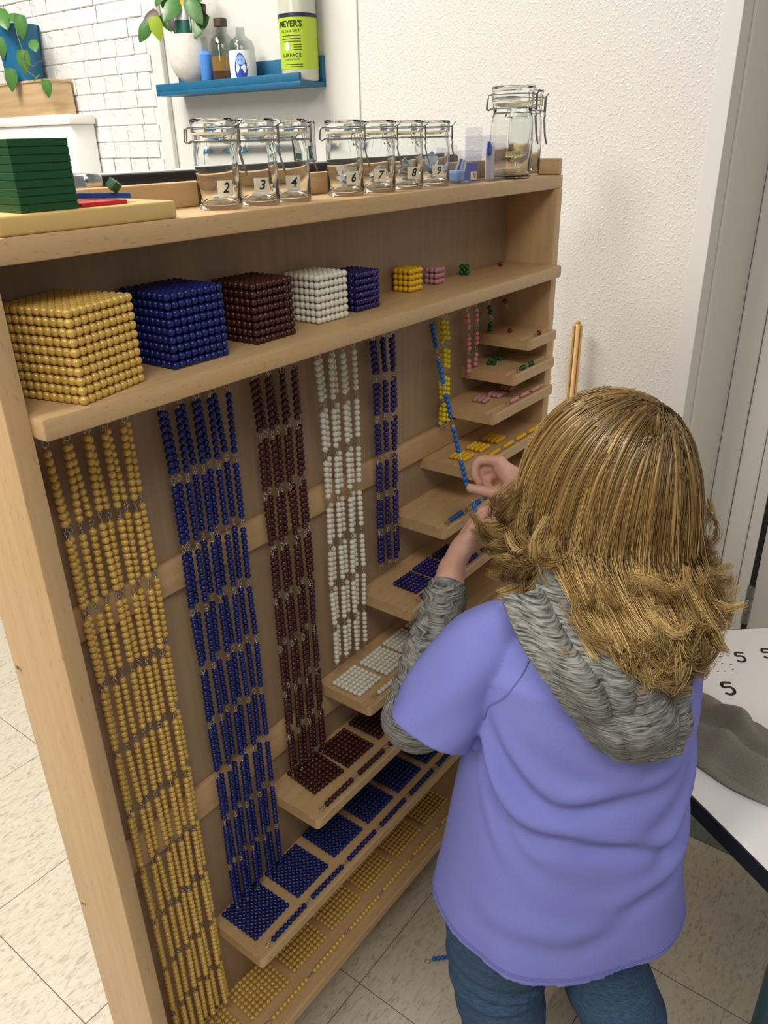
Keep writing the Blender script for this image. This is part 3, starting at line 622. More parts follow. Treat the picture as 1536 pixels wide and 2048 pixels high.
autosmooth(part(MB().lathe([(0, 0), (26, 0), (28, 3), (28, 80), (24, 94), (13, 104), (13, 116), (11.5, 116), (11.5, 104), (22, 93), (26.3, 79), (26.3, 4), (0, 3)], 36, c_), 'bottle_body', 'clear_plastic', ab, B_))
autosmooth(part(MB().lathe([(0, 4), (25.8, 4), (25.8, 32), (0, 32)], 36, c_), 'dark_sediment', 'amber_dark', ab, B_)); autosmooth(part(MB().lathe([(0, 32.2), (25.8, 32.2), (25.8, 60), (0, 60)], 36, c_), 'amber_liquid', 'amber', ab, B_))
autosmooth(part(MB().lathe([(0, 117), (14.5, 117), (14.5, 130), (13, 132), (0, 132)], 28, c_), 'cap', 'leaf_dark', ab, B_))
B_ = (1112, 962, ZL); o = thing('blue_bottle', B_, 'slim blue bottle squeezed between the white pot and the amber bottle', 'bottle')
autosmooth(part(MB().lathe([(0, 0), (13, 0), (14, 2), (14, 66), (6, 74), (0, 74)], 28, (1092, 962, ZL)), 'bottle_body', 'bottle_sky', o, B_)); autosmooth(part(MB().lathe([(6, 72), (7, 72), (7, 100), (0, 100)], 20, (1092, 962, ZL)), 'neck', 'clear_plastic', o, B_))
B_ = (1098, 853, ZL); lb = thing('labelled_bottle', B_, 'clear bottle with a white label and blue badge on the blue ledge', 'bottle'); c_ = (1100, 855, ZL)
autosmooth(part(MB().lathe([(0, 0), (27, 0), (28, 2), (28, 72), (24, 84), (10, 94), (9, 110), (8, 110), (8.5, 94), (22, 83), (26.6, 72), (26.6, 3), (0, 2.5)], 36, c_), 'bottle_body', 'clear_plastic', lb, B_))
autosmooth(part(MB().lathe([(28.2, 3), (28.4, 3), (28.4, 66), (28.2, 66)], 36, c_, True), 'paper_label', 'label_white', lb, B_))
bd = MB(); ca = math.atan2(fx.y, fx.x) - .28
def badge(w_, h_, R, zc, shift=0):
    vv = [(c_[0] + R * math.cos(ca + shift), c_[1] + R * math.sin(ca + shift), zc)]
    for i in range(24):
        a = 2 * math.pi * i / 24; x = w_ * math.sin(a) * (1 - .22 * math.cos(a)); q = ca + shift + x / R; vv.append((c_[0] + R * math.cos(q), c_[1] + R * math.sin(q), zc + h_ * math.cos(a)))
    return MB().add(vv, [(0, i + 1, (i + 1) % 24 + 1) for i in range(24)])
bo = part(badge(14, 26, 28.9, ZL + 35), 'blue_badge', 'label_blue', lb, B_); part(badge(10, 9, 29.1, ZL + 48), 'light_badge', 'label_light', bo, B_)
me_ = front_text('FREE', 8, (c_[0], c_[1], ZL + 33), lb, B_, 'label_white', 29.1)
B_ = (1110, 690, ZL); gb = thing('cleaner_bottle', B_, 'tall pale bottle of cleaner with a lime green label', 'bottle'); c_ = (1112, 700, ZL)
autosmooth(part(MB().lathe([(0, 0), (35, 0), (38, 3), (38, 190), (30, 215), (14, 228), (0, 228)], 44, c_), 'bottle_body', 'bottle_pale', gb, B_))
autosmooth(part(MB().lathe([(38.2, 22), (38.5, 22), (38.5, 118), (38.2, 118)], 44, c_, True), 'green_label', 'label_green', gb, B_)); lab_ = gb.children[-1]
part(MB().lathe([(38.6, 112), (38.8, 112), (38.8, 119), (38.6, 119)], 44, c_, True), 'navy_band', 'label_navy', gb, B_)
for body, z_, sz, sp, b_ in (("MEYER'S", 100, 15, .95, .3), ('CLEAN DAY', 88, 6.5, 1.25, .05), ('SURFACE', 46, 9.5, 1.15, .1), ('CONCENTRATE', 38.5, 4.6, 1.1, 0)):
    front_text(body, sz, (c_[0], c_[1], ZL + z_), lab_, B_, 'ink', 38.7, spacing=sp, bold=b_, turn=-.62)
for z_, a0, a1 in ((80, -1.15, -.05), (75, -1.15, -.05), (70, -1.15, -.05), (64, -.45, -.02), (60, -.45, -.02), (56, -.45, -.02), (30, -1.1, 0), (26, -.7, 0)):
    qa = math.atan2(fx.y, fx.x); aa = [qa + a0 + (a1 - a0) * i / 8 for i in range(9)]
    part(MB().add([(c_[0] + 38.8 * math.cos(a), c_[1] + 38.8 * math.sin(a), ZL + z_ + d_) for a in aa for d_ in (-.6, .6)], [(2 * i, 2 * i + 2, 2 * i + 3, 2 * i + 1) for i in range(8)]), 'print_line', 'ink', lab_, B_)
ca = math.atan2(fx.y, fx.x) - .8
part(badge(5, 8, 38.9, ZL + 62), 'white_seal', 'label_white', lab_, B_)
# ---- wooden rods leaning between cabinet and wall
def rod(p0, p1, label, cap):
    base = p1; t = thing('grooved_rod', base, label, 'rod', 'wooden rods by the wall')
    d = (Vector(p0) - Vector(p1)).normalized(); x = Vector((.604, -.797, 0)); x = (x - d * x.dot(d)).normalized(); y = d.cross(x)
    prof = [(-9, -5), (9, -5), (9, 5), (6, 5), (4.5, 1), (0, -1.5), (-4.5, 1), (-6, 5), (-9, 5)]
    part(MB().loft([[Vector(p) + x * a - y * b for a, b in prof] for p in (p1, p0)]), 'channel', 'pine', t, base)
    part(MB().tube([Vector(p1) - y * 2, Vector(p0) - y * 2 + d * (3 if cap else -4)], 4.6, 14), 'dowel', 'pine', t, base, True)
    if cap: part(MB().sphere(Vector(p0) - y * 2 + d * 4, 4.7, 2), 'dowel_tip', 'copper', t, base, True)
rod((1118, 47, 914), (1080, 40, 0), 'grooved wooden rod with a round dowel, standing clear of the cabinet', True)
rod((1095, 92, 898), (985, 62, 0), 'grooved wooden rod tilted behind the cabinet side panel', False)

# ================================================================ TABLE
ZTB = 490
def table_outline():
    ap = Vector((722, -98)); a = (Vector((471, -515)) - ap).normalized(); b = (Vector((979, -394)) - ap).normalized()
    pts = []; r = 150
    pa = ap + a * r; pb_ = ap + b * r
    for i in range(13): t = i / 12; pts.append((1 - t) ** 2 * pa + 2 * t * (1 - t) * ap + t * t * pb_)
    e1 = ap + b * 620; e2 = ap + a * 760
    pts += [ap + b * 500, e1 + Vector((30, -60)), e1 + Vector((10, -180)), e2 + Vector((160, -40)), e2 + Vector((40, -40)), e2]
    return pts
OUT = table_outline(); TB = (760, -480, 0)
tb_ = thing('activity_table', TB, 'white dry-erase table with a black rim and handwritten fives', 'table')
n = len(OUT)
def slab(z0, z1, off):
    c = sum(OUT, Vector((0, 0))) / n
    P = [p + (c - p).normalized() * off for p in OUT]
    return MB().loft([[(p.x, p.y, z0) for p in P], [(p.x, p.y, z1) for p in P]])
part(slab(ZTB - 26, ZTB - .6, 0), 'black_rim', 'edge_black', tb_, TB); part(slab(ZTB - 3, ZTB, 3.0), 'tabletop', 'white_board', tb_, TB)
part(MB().tube([(590, -550, 60), (590, -550, ZTB - 27)], 15, 20), 'leg', 'leg_teal', tb_, TB, True)
part(MB().tube([(590, -550, 0), (590, -550, 60)], 12, 20), 'leg_foot', 'chrome', tb_, TB, True)
for x, y in ((930, -560),): part(MB().tube([(x, y, 0), (x, y, ZTB - 27)], 15, 20), 'leg', 'leg_teal', tb_, TB, True)
def digit(c, s_, ang):
    # a hand drawn 5
    P = [(.55, 1), (-.3, .95), (-.4, .25), (.1, .35), (.5, .05), (.45, -.55), (0, -.85), (-.45, -.65)]
    ca_, sa_ = math.cos(ang), math.sin(ang)
    path = [(c[0] + (x * ca_ - y * sa_) * s_, c[1] + (x * sa_ + y * ca_) * s_, ZTB + .25) for x, y in P]
    mb = MB(); pts = catmull(path, 26); L_ = []; R_ = []
    for i, p in enumerate(pts):
        d = np.array(pts[min(i + 1, 25)]) - np.array(pts[max(i - 1, 0)]); d /= np.linalg.norm(d); nn = np.array((-d[1], d[0], 0)) * s_ * .17; L_.append(p + nn); R_.append(p - nn)
    mb.add(L_ + R_, [(i, i + 1, 26 + i + 1, 26 + i) for i in range(25)])
    part(mb, 'handwritten_digit', 'ink', tb_, TB)
ANG = math.atan2(rt.y, rt.x)
digit((865, -380), 13, ANG - .2); digit((899, -411), 13, ANG - .2); digit((775, -387), 15, ANG - .1)
for k in range(24):
    i, j = k % 6, k // 6
    c = Vector((786, -338)) + Vector((.604, -.797)) * (i * 13 + j * 3 - 6 + random.uniform(-2, 2)) + Vector((.797, .604)) * (j * 18 + i * 1 + random.uniform(-3, 3))
    a = ANG + random.uniform(-.5, .1); dx = Vector((math.cos(a), math.sin(a))) * random.uniform(2, 3.4); dy = Vector((-dx.y, dx.x)).normalized() * 1.1
    part(MB().add([(*(c + s1 * dx + s2 * dy), ZTB + .2) for s1, s2 in ((-1, 0), (0, -1), (1, 0), (0, 1))], [(0, 1, 2, 3)]), 'marker_dash', 'ink', tb_, TB)
# ---- cloth
CL = (650, -430, ZTB); gx, gy = 44, 36; V_ = []
c00, c10, c11, c01 = (np.array(q, float) for q in ((738, -338), (596, -338), (566, -505), (690, -525)))
for i in range(gx):
    for j in range(gy):
        u, v_ = i / (gx - 1), j / (gy - 1); p = (1 - u) * (1 - v_) * c00 + u * (1 - v_) * c10 + u * v_ * c11 + (1 - u) * v_ * c01
        edge = min(1, 5 * min(u, 1 - u, v_, 1 - v_)); fold = 32 * math.exp(-((u - .36 - .22 * v_) / .10) ** 2) + 26 * math.exp(-((u - .78 + .12 * v_) / .09) ** 2) + 9 * math.exp(-((u - .12) / .1) ** 2)
        fold += 9 * abs(math.sin(13 * u + 5 * v_ + 2 * math.sin(4 * v_))) + 16 * math.exp(-((u - .6 + .35 * v_) / .05) ** 2) + 10 * math.exp(-((v_ - .62 + .2 * u) / .08) ** 2)
        z = ZTB + 3.2 + edge ** .6 * (5 + fold) + (2.6 * math.sin(9 * v_ + 7 * u) + 1.6 * math.sin(19 * u - 8 * v_)) * edge
        p = p + np.array((5 * math.sin(7 * v_), 4 * math.sin(6 * u + 1))); V_.append((p[0], p[1], z))
o = add('cleaning_cloth', MB().add(V_, [(i * gy + j, (i + 1) * gy + j, (i + 1) * gy + j + 1, i * gy + j + 1) for i in range(gx - 1) for j in range(gy - 1)]).mesh('cleaning_cloth', CL, True), 'terry', None, CL)
baked(o, [('SOLIDIFY', dict(thickness=.0028, offset=0)), ('SUBSURF', dict(levels=1))]); tag(o, 'crumpled grey terry cloth on the white table', 'cloth')

# ================================================================ THE CHILD
PO = np.array((380., -310., 0.)); PF = np.array((.7071, .7071, 0.)); PR = np.array((.7071, -.7071, 0.)); PZ = np.array((0, 0, 1.))
def LC(f, r, z): return PO + f * PF + r * PR + z * PZ
PB = (380, -310, 0)
person = thing('person', PB, 'child in a lavender t-shirt over a grey hooded top and blue jeans, holding beads', 'person')
HC = np.array((458., -291., 911.))
def ell_ring(c, ax, ay, a, b, n=40, e=2.2):
    out = []
    for k in range(n):
        t = 2 * math.pi * k / n; ct, st = math.cos(t), math.sin(t)
        out.append(np.array(c) + np.array(ax) * a * abs(ct) ** (2 / e) * np.sign(ct) + np.array(ay) * b * abs(st) ** (2 / e) * np.sign(st))
    return out
def limb(mb, path, radii, n=20, m_=24):
    P = catmull(path, m_); rr = np.interp(np.linspace(0, 1, m_), np.linspace(0, 1, len(radii)), radii)
    mb.tube(P, list(rr), n); mb.sphere(P[0], rr[0] * .98, 3); mb.sphere(P[-1], rr[-1] * .98, 3)
# ---- body: one continuous skin
LHJ = {'palm': [(447, -109, 760), (474, -106, 775), (505, -102, 784)], 'thumb': [(468, -108, 774), (497, -110, 796), (514, -112, 805)], 'index': [(504, -98, 788), (530, -99, 801), (533, -114, 804), (527, -122, 800)], 'middle': [(507, -101, 780), (534, -106, 790), (537, -120, 790), (530, -126, 785)],
       'ring': [(503, -103, 773), (527, -109, 779), (529, -122, 779), (521, -126, 775)], 'little': [(496, -104, 767), (514, -110, 771), (518, -120, 771), (511, -123, 767)]}
RHJ = {'palm': [(570, -146, 836), (570, -121, 839), (575, -101, 845)], 'thumb': [(561, -134, 825), (550, -104, 821), (543, -74, 823)], 'index': [(576, -98, 856), (567, -71, 852), (559, -71, 835), (559, -78, 826)], 'middle': [(582, -99, 846), (576, -75, 839), (570, -74, 825), (568, -83, 820)],
       'ring': [(583, -103, 838), (580, -82, 827), (573, -83, 815), (572, -93, 814)], 'little': [(581, -108, 829), (575, -93, 809), (570, -93, 800), (568, -102, 800)]}
SHL, ELL, WRL = np.array((309, -233, 775)), np.array((272, -179, 684)), np.array((447, -109, 760))
SHR, ELR, WRR = np.array((446, -362, 766)), np.array((552, -322, 698)), np.array((570, -146, 836))
b = MB()
tor = [(410, 62, 52, 0), (470, 84, 60, 0), (560, 78, 58, 0), (660, 84, 60, 0), (735, 84, 60, 0), (770, 66, 50, 3), (808, 40, 38, 12), (822, 27, 30, 18)]
b.loft([ell_ring(LC(o_, 5, z), PR, PF, a_, b_) for z, a_, b_, o_ in tor])
limb(b, [LC(12, 8, 790), LC(28, 16, 830), HC + np.array((-6, -6, -40))], [30, 27, 34])
def oval(c, fx_, rx_, ux_, F_, R_, U_, sub=4):
    q = MB().sphere((0, 0, 0), 1, sub); return [np.array(c) + v_[0] * fx_ * F_ + v_[1] * rx_ * R_ + v_[2] * ux_ * U_ for v_ in q.v], q.f
HU = PZ + .18 * PF; HU /= np.linalg.norm(HU); HF = PF - HU * PF.dot(HU); HF = HF / np.linalg.norm(HF); HF = HF - .25 * PR; HF /= np.linalg.norm(HF); HR = np.cross(HF, HU)
HR /= np.linalg.norm(HR); HU = np.cross(HR, HF)
b.add(*oval(HC + 8 * HU, 84, 70, 82, HF, HR, HU)); b.add(*oval(HC + 22 * HF - 42 * HU, 55, 54, 56, HF, HR, HU)); b.add(*oval(HC + 50 * HF - 74 * HU, 20, 24, 18, HF, HR, HU, 3))
limb(b, [HC + 76 * HF + 6 * HU, HC + 84 * HF - 14 * HU, HC + 90 * HF - 28 * HU], [6, 7, 10]); b.add(*oval(HC + 74 * HF - 52 * HU, 8, 20, 5, HF, HR, HU, 3)); b.add(*oval(HC + 72 * HF - 60 * HU, 8, 18, 6, HF, HR, HU, 3))
for sd in (-1, 1): b.add(*oval(HC + sd * 71 * HR - 12 * HU - 4 * HF, 15, 6, 24, HF, HR, HU, 3)); b.add(*oval(HC + 66 * HF + sd * 28 * HR - 8 * HU, 10, 14, 8, HF, HR, HU, 3))
for sh_j, el, wr, hj, flip in ((SHL, ELL, WRL, LHJ, 1), (SHR, ELR, WRR, RHJ, -1)):
    limb(b, [sh_j, sh_j * .5 + el * .5, el], [24, 25, 24]); limb(b, [el, el * .5 + wr * .5, wr], [25, 24, 17])
    pl = [np.array(p, float) for p in hj['palm']]
    kn = [np.array(hj[k][0], float) for k in ('index', 'middle', 'ring', 'little')]
    for q in kn: limb(b, [pl[0], pl[1] * .6 + q * .4, q], [13, 11, 7.6], 12, 10)
    limb(b, pl, [15, 15, 10], 14, 10)
    for k in ('index', 'middle', 'ring', 'little'): limb(b, hj[k], {'index': [7.4, 6.6, 6.0, 5.0], 'middle': [7.4, 6.6, 6.0, 5.0], 'ring': [7, 6.2, 5.6, 4.8], 'little': [6.4, 5.6, 5, 4.4]}[k], 12, 14)
    limb(b, [pl[0] * .6 + np.array(hj['thumb'][0]) * .4] + hj['thumb'], [10, 9.5, 8.4, 6.2], 12, 14)
LEG = {-1: [LC(0, -56, 425), LC(4, -66, 345), LC(8, -68, 268), LC(-6, -60, 170), LC(-14, -62, 60)], 1: [LC(0, 52, 425), LC(14, 60, 345), LC(24, 66, 275), LC(-40, 96, 180), LC(-95, 118, 75)]}
for s_ in (-1, 1):
    limb(b, LEG[s_], [46, 44, 36, 32, 22])
    an = LEG[s_][-1]; limb(b, [an + np.array((0, 0, -30)), an + 45 * PF + np.array((0, 0, -42)), an + 95 * PF + np.array((0, 0, -46))], [20, 18, 12], 14, 10)
body = part(b, 'body', 'skin', person, PB)
baked(body, [('REMESH', dict(mode='VOXEL', voxel_size=.0026)), ('SMOOTH', dict(factor=.5, iterations=4))])
def nail(p, d, nrm):
    d = Vector(d).normalized(); nrm = Vector(nrm); nrm = (nrm - d * nrm.dot(d)).normalized(); x = d.cross(nrm); vv = []
    for i in range(5):
        for j in range(4):
            u, v_ = (i - 2) / 2, j / 3; vv.append(Vector(p) + x * u * 3.9 + d * (v_ * 8 - 5) + nrm * (6.0 - 1.9 * u * u - .8 * v_ * v_))
    part(MB().add(vv, [(i * 4 + j, (i + 1) * 4 + j, (i + 1) * 4 + j + 1, i * 4 + j + 1) for i in range(4) for j in range(3)]), 'fingernail', 'nail', body, PB, True)
toc = np.array(CAM) - np.array((520, -100, 810)); toc /= np.linalg.norm(toc)
nail((543, -74, 823), (-7, 30, 2), toc + np.array((0, 0, .5))); nail((514, -112, 805), (17, -2, 9), toc)
# eyes and mouth
for sd in (-1, 1):
    e_ = part(MB().sphere(HC + 68 * HF + sd * 28 * HR - 5 * HU, 10, 3), 'eye', 'label_white', body, PB, True); part(MB().sphere(HC + 74.5 * HF + sd * 28 * HR - 6 * HU, 5, 2), 'iris', 'stick_blue', e_, PB, True)
part(MB().add(*oval(HC + 79 * HF - 55 * HU, 3, 17, 2.4, HF, HR, HU, 3)), 'lips', 'nail', body, PB, True)
# ---- jeans
b = MB(); b.loft([ell_ring(LC(-4, 0, z), PR, PF, a_, b_) for z, a_, b_ in ((372, 60, 52), (395, 98, 66), (430, 108, 74), (480, 100, 70), (520, 90, 64))])
for s_ in (-1, 1):
    P = catmull(LEG[s_], 90); rings = []
    for i, p in enumerate(P):
        t = i / 89; r_ = np.interp(t, [0, .25, .5, .75, 1], [66, 69, 62, 55, 48]); d = P[min(i + 1, 89)] - P[max(i - 1, 0)]; d /= np.linalg.norm(d); x = np.cross(d, PF); x /= np.linalg.norm(x); y = np.cross(d, x)
        ring = []
        for k in range(48):
            a = 2 * math.pi * k / 48; bk = max(0, math.cos(a - math.pi / 2 * (1 if np.dot(y, PF) < 0 else -1)))
            w_ = 2.2 * math.sin(t * 60 + 2.5 * math.sin(a + s_)) * math.exp(-((t - .47) / .13) ** 2) * (.4 + bk) * 1.8 + 1.2 * math.sin(t * 37 + 3 * a) + .8 * math.sin(t * 80 - 2 * a)
            ring.append(p + (x * math.cos(a) + y * math.sin(a)) * (r_ + w_))
        rings.append(ring)
    b.loft(rings)
jeans = part(b, 'jeans', 'denim', person, PB); baked(jeans, [('REMESH', dict(mode='VOXEL', voxel_size=.003)), ('SMOOTH', dict(factor=.5, iterations=3))])
for s_ in (-1, 1):
    an = LEG[s_][-1]; part(MB().loft([ell_ring(an + f_ * PF + np.array((0, 0, -44)), PR, PZ, w_, h_, 20) for f_, w_, h_ in ((-28, 18, 16), (-10, 30, 28), (30, 33, 26), (70, 36, 20), (100, 30, 16), (112, 16, 10))]), 'shoe', 'edge_black', person, PB, True)
# ---- t-shirt
NZ, NT = 130, 150
zs = [398, 436, 500, 580, 660, 720, 760, 790, 808, 820]
pa = [149, 145, 136, 128, 121, 119, 117, 100, 66, 48]; pb2 = [112, 109, 102, 95, 90, 86, 80, 66, 52, 44]; pf = [-2, -2, -2, -2, -2, -3, -3, 0, 6, 10]; pr_ = [0, 0, 0, 2, 4, 5, 5, 6, 8, 10]
rings = []
CRE = [(.05, 648, 60, 5.5, 15, -1.15, .95), (-.05, 600, 74, 7.0, 16, -1.25, 1.1), (.10, 556, 70, 6.0, 18, -1.2, 1.2), (.20, 508, 62, 4.5, 16, -1.0, 1.25), (.35, 585, 30, 5, 12, -.1, .8), (-.55, 470, 50, 3.5, 18, -1.2, .1), (.0, 690, 40, 2.6, 14, -.9, .9)]
for i in range(NZ):
    z = 398 + (820 - 398) * i / (NZ - 1); a_, b_, f_, r_ = (np.interp(z, zs, q) for q in (pa, pb2, pf, pr_)); ring = []
    for k in range(NT):
        t = 2 * math.pi * k / NT; u = math.atan2(math.cos(t), -math.sin(t))       # 0 = back, + = right
        w_ = 0
        for u0, z0, kq, am, wd, ua, ub in CRE:
            zc = z0 + kq * (u - u0) ** 2 + 7 * math.sin(3.1 * u + z0 * .37) + 4 * math.sin(6.7 * u + z0); fade = (.55 + .45 * math.sin(2.3 * u + z0 * .11)) * 1 / (1 + math.exp(-(u - ua) * 9)) / (1 + math.exp((u - ub) * 9)); x_ = (z - zc) / wd
            w_ += 1.45 * am * fade * (math.exp(-x_ * x_) - .9 * math.exp(-((x_ + 1.5) / .9) ** 2))
        w_ += 2.2 * math.sin(5 * u + 1.3 + z * .006) * np.interp(z, [385, 520, 640], [1.8, .9, 0]) + 1.2 * math.sin(11 * u + z * .02) * np.interp(z, [385, 480], [1, .2])
        ct, st = math.cos(t), math.sin(t); e = 2.25
        hemz = np.interp(z, [398, 470], [1, 0]) * (14 * math.cos(u) * 0 + 16 * abs(math.sin(u)) ** 2 - 4)
        dx = abs(ct) ** (2 / e) * np.sign(ct); dy = abs(st) ** (2 / e) * np.sign(st)
        ring.append(LC(f_, r_, z + hemz) + PR * dx * (a_ + w_) + PF * dy * (b_ + w_))
    rings.append(ring)
b = MB().loft(rings)
def sleeve(path, rad, fl, seed):
    P = catmull(path, 50); rings = []
    for i, p in enumerate(P):
        t = i / 49; r_ = np.interp(t, np.linspace(0, 1, len(rad)), rad); d = P[min(i + 1, 49)] - P[max(i - 1, 0)]; d /= np.linalg.norm(d); x = np.cross(d, PZ); x /= np.linalg.norm(x); y = np.cross(d, x)
        rings.append([p + (x * math.cos(a) * fl + y * math.sin(a)) * (r_ + 1.5 * math.sin(3 * a + 7 * t + seed) + 1.2 * math.sin(5 * a - 9 * t)) for a in np.linspace(0, 2 * math.pi, 60, False)])
    b.loft(rings)
sleeve([(358, -262, 780), (314, -232, 764), (282, -212, 720), (262, -200, 684)], [40, 46, 46, 47], .95, 0)
sleeve([(420, -356, 782), (452, -366, 754), (490, -362, 718), (520, -348, 690)], [40, 43, 41, 41], .95, 2)
shirt = part(b, 't_shirt', 'shirt', person, PB); baked(shirt, [('REMESH', dict(mode='VOXEL', voxel_size=.0028)), ('SMOOTH', dict(factor=.5, iterations=3))])
# stitched hem and shoulder seams, laid on the cloth
from mathutils.bvhtree import BVHTree
bm_ = bmesh.new(); bm_.from_mesh(shirt.data); bvh = BVHTree.FromBMesh(bm_); bm_.free()
def seam(pts, name, mat='shirt_seam', r=.7, push=.35):
    out = []
    for p in pts:
        co, no, _, _ = bvh.find_nearest((Vector(p) - Vector(PB)) * S)
        out.append(co / S + no * push + Vector(PB))
    part(MB().tube(out, r, 5), name, mat, shirt, PB, True)
plain('shirt_seam', (.15, .16, .44), .9)
for dz_ in (9, 12.5):
    hem = []
    for k in range(161):
        t = 2 * math.pi * k / 160; u = math.atan2(math.cos(t), -math.sin(t)); ct, st = math.cos(t), math.sin(t); e = 2.25
        hem.append(LC(-2, 0, 398 + dz_ + 16 * abs(math.sin(u)) ** 2 - 4) + PR * abs(ct) ** (2 / e) * np.sign(ct) * 149 + PF * abs(st) ** (2 / e) * np.sign(st) * 112)
    seam(hem, 'hem_stitch')
for q in (0, 3.5): seam([np.array((322, -238, 770)) + np.array((-.6, .25, -.5)) * q + 62 * (math.cos(a) * np.array((-.25, -.85, .45)) + math.sin(a) * np.array((-.62, -.15, -.75))) for a in np.linspace(-1.2, 1.9, 40)], 'sleeve_seam')
# ---- grey sleeves
for sh_j, el, wr in ((SHL, ELL, WRL), (SHR, ELR, WRR)):
    b = MB(); end = wr + (el - wr) * .16
    P = catmull([sh_j * .55 + el * .45, el + (el - (sh_j + wr) / 2) * .05, el * .55 + end * .45 + np.array((-3, 0, -4)), end], 90); rings = []
    for i, p in enumerate(P):
        t = i / 89; r_ = np.interp(t, [0, .4, .7, .93, 1], [34, 35, 31, 25, 24]) + 1.5 * math.sin(t * 75) * np.interp(t, [.3, .5, 1], [.3, 1, 1.1]); d = P[min(i + 1, 89)] - P[max(i - 1, 0)]; d /= np.linalg.norm(d); x = np.cross(d, PZ); x /= np.linalg.norm(x); y = np.cross(d, x)
        rings.append([p + (x * math.cos(a) + y * math.sin(a)) * (r_ + 1.1 * math.sin(2 * a + t * 20)) for a in np.linspace(0, 2 * math.pi, 40, False)])
    b.loft(rings); part(b, 'sleeve', 'heather', person, PB, True)
# ---- hood hanging down the back
HD = [[(312, -250, 830), (340, -275, 838), (362, -305, 842), (394, -342, 838), (430, -380, 812)], [(284, -290, 808), (300, -322, 816), (321, -352, 818), (353, -381, 808), (397, -405, 780)], [(284, -325, 782), (289, -351, 794), (305, -377, 792), (334, -398, 781), (376, -415, 753)],
      [(296, -347, 750), (294, -371, 758), (304, -393, 756), (328, -409, 747), (362, -420, 725)], [(315, -359, 716), (315, -379, 714), (323, -398, 712), (339, -414, 709), (358, -418, 701)]]
NU, NV = 60, 60
cols = [catmull(r, NU) for r in HD]; G = [catmull([cols[r][i] for r in range(5)], NV) for i in range(NU)]
V_ = []; outn = np.array((-.62, -.72, .3)); outn /= np.linalg.norm(outn)
for i in range(NU):
    for j in range(NV):
        u, v_ = i / (NU - 1), j / (NV - 1)
        w_ = 7 * math.exp(-((u - .16 - .10 * v_) / .05) ** 2) - 6 * math.exp(-((u - .25 - .10 * v_) / .035) ** 2) + 6 * math.exp(-((u - .62 + .25 * v_) / .09) ** 2) - 5 * math.exp(-((u - .46 + .1 * v_) / .06) ** 2) + 3 * math.sin(14 * v_ + 5 * u) * u * (1 - u) * 2 - 5 * math.exp(-((u - .88) / .05) ** 2)
        w_ = 1.5 * w_ + 5 * math.exp(-((v_ - .9 + .2 * u) / .05) ** 2) - 4 * math.exp(-((v_ - .78 + .25 * u) / .06) ** 2) - 9 * math.exp(-((u - .7 + .3 * v_) / .05) ** 2 - ((v_ - .5) / .3) ** 2)
        V_.append(G[i][j] + outn * w_)
hood = part(MB().add(V_, [(i * NV + j, (i + 1) * NV + j, (i + 1) * NV + j + 1, i * NV + j + 1) for i in range(NU - 1) for j in range(NV - 1)]), 'hood', 'heather', person, PB)
baked(hood, [('SOLIDIFY', dict(thickness=.012, offset=-1)), ('SUBSURF', dict(levels=1))])
b = MB().loft([ell_ring(LC(f_, 12, z), PR, PF, a_, b_) for z, a_, b_, f_ in ((785, 82, 60, 4), (815, 62, 52, 8), (845, 56, 52, 14), (856, 46, 44, 18))]); part(b, 'collar', 'heather', person, PB, True)

# ---- hair: locks that leave the crown, wrap the head, fall and flip at the ends
rng = np.random.default_rng(11)
crown = -.42 * HF + .34 * HR + .86 * HU; crown /= np.linalg.norm(crown)
EX = np.array((85., 72., 85.))                     # skull ellipsoid (forward, right, up)
HC2 = HC + 8 * HU
def to_l(p): q = p - HC2; return np.array((q @ HF, q @ HR, q @ HU))
def to_w(l): return HC2 + l[0] * HF + l[1] * HR + l[2] * HU
NG = 430; guides = []
ga = math.pi * (3 - math.sqrt(5))
for i in range(NG * 2):
    zc = 1 - 2 * (i + .5) / (NG * 2); rr = math.sqrt(1 - zc * zc); a = ga * i
    d = np.array((rr * math.cos(a), rr * math.sin(a), zc))            # forward, right, up
    if d[0] > .62 and d[2] < .62: continue
    if d[2] < -.42 or (d[2] < -.05 and d[0] > .1): continue
    guides.append(d + rng.normal(0, .02, 3))
G_ = []; cl = np.array((crown @ HF, crown @ HR, crown @ HU))
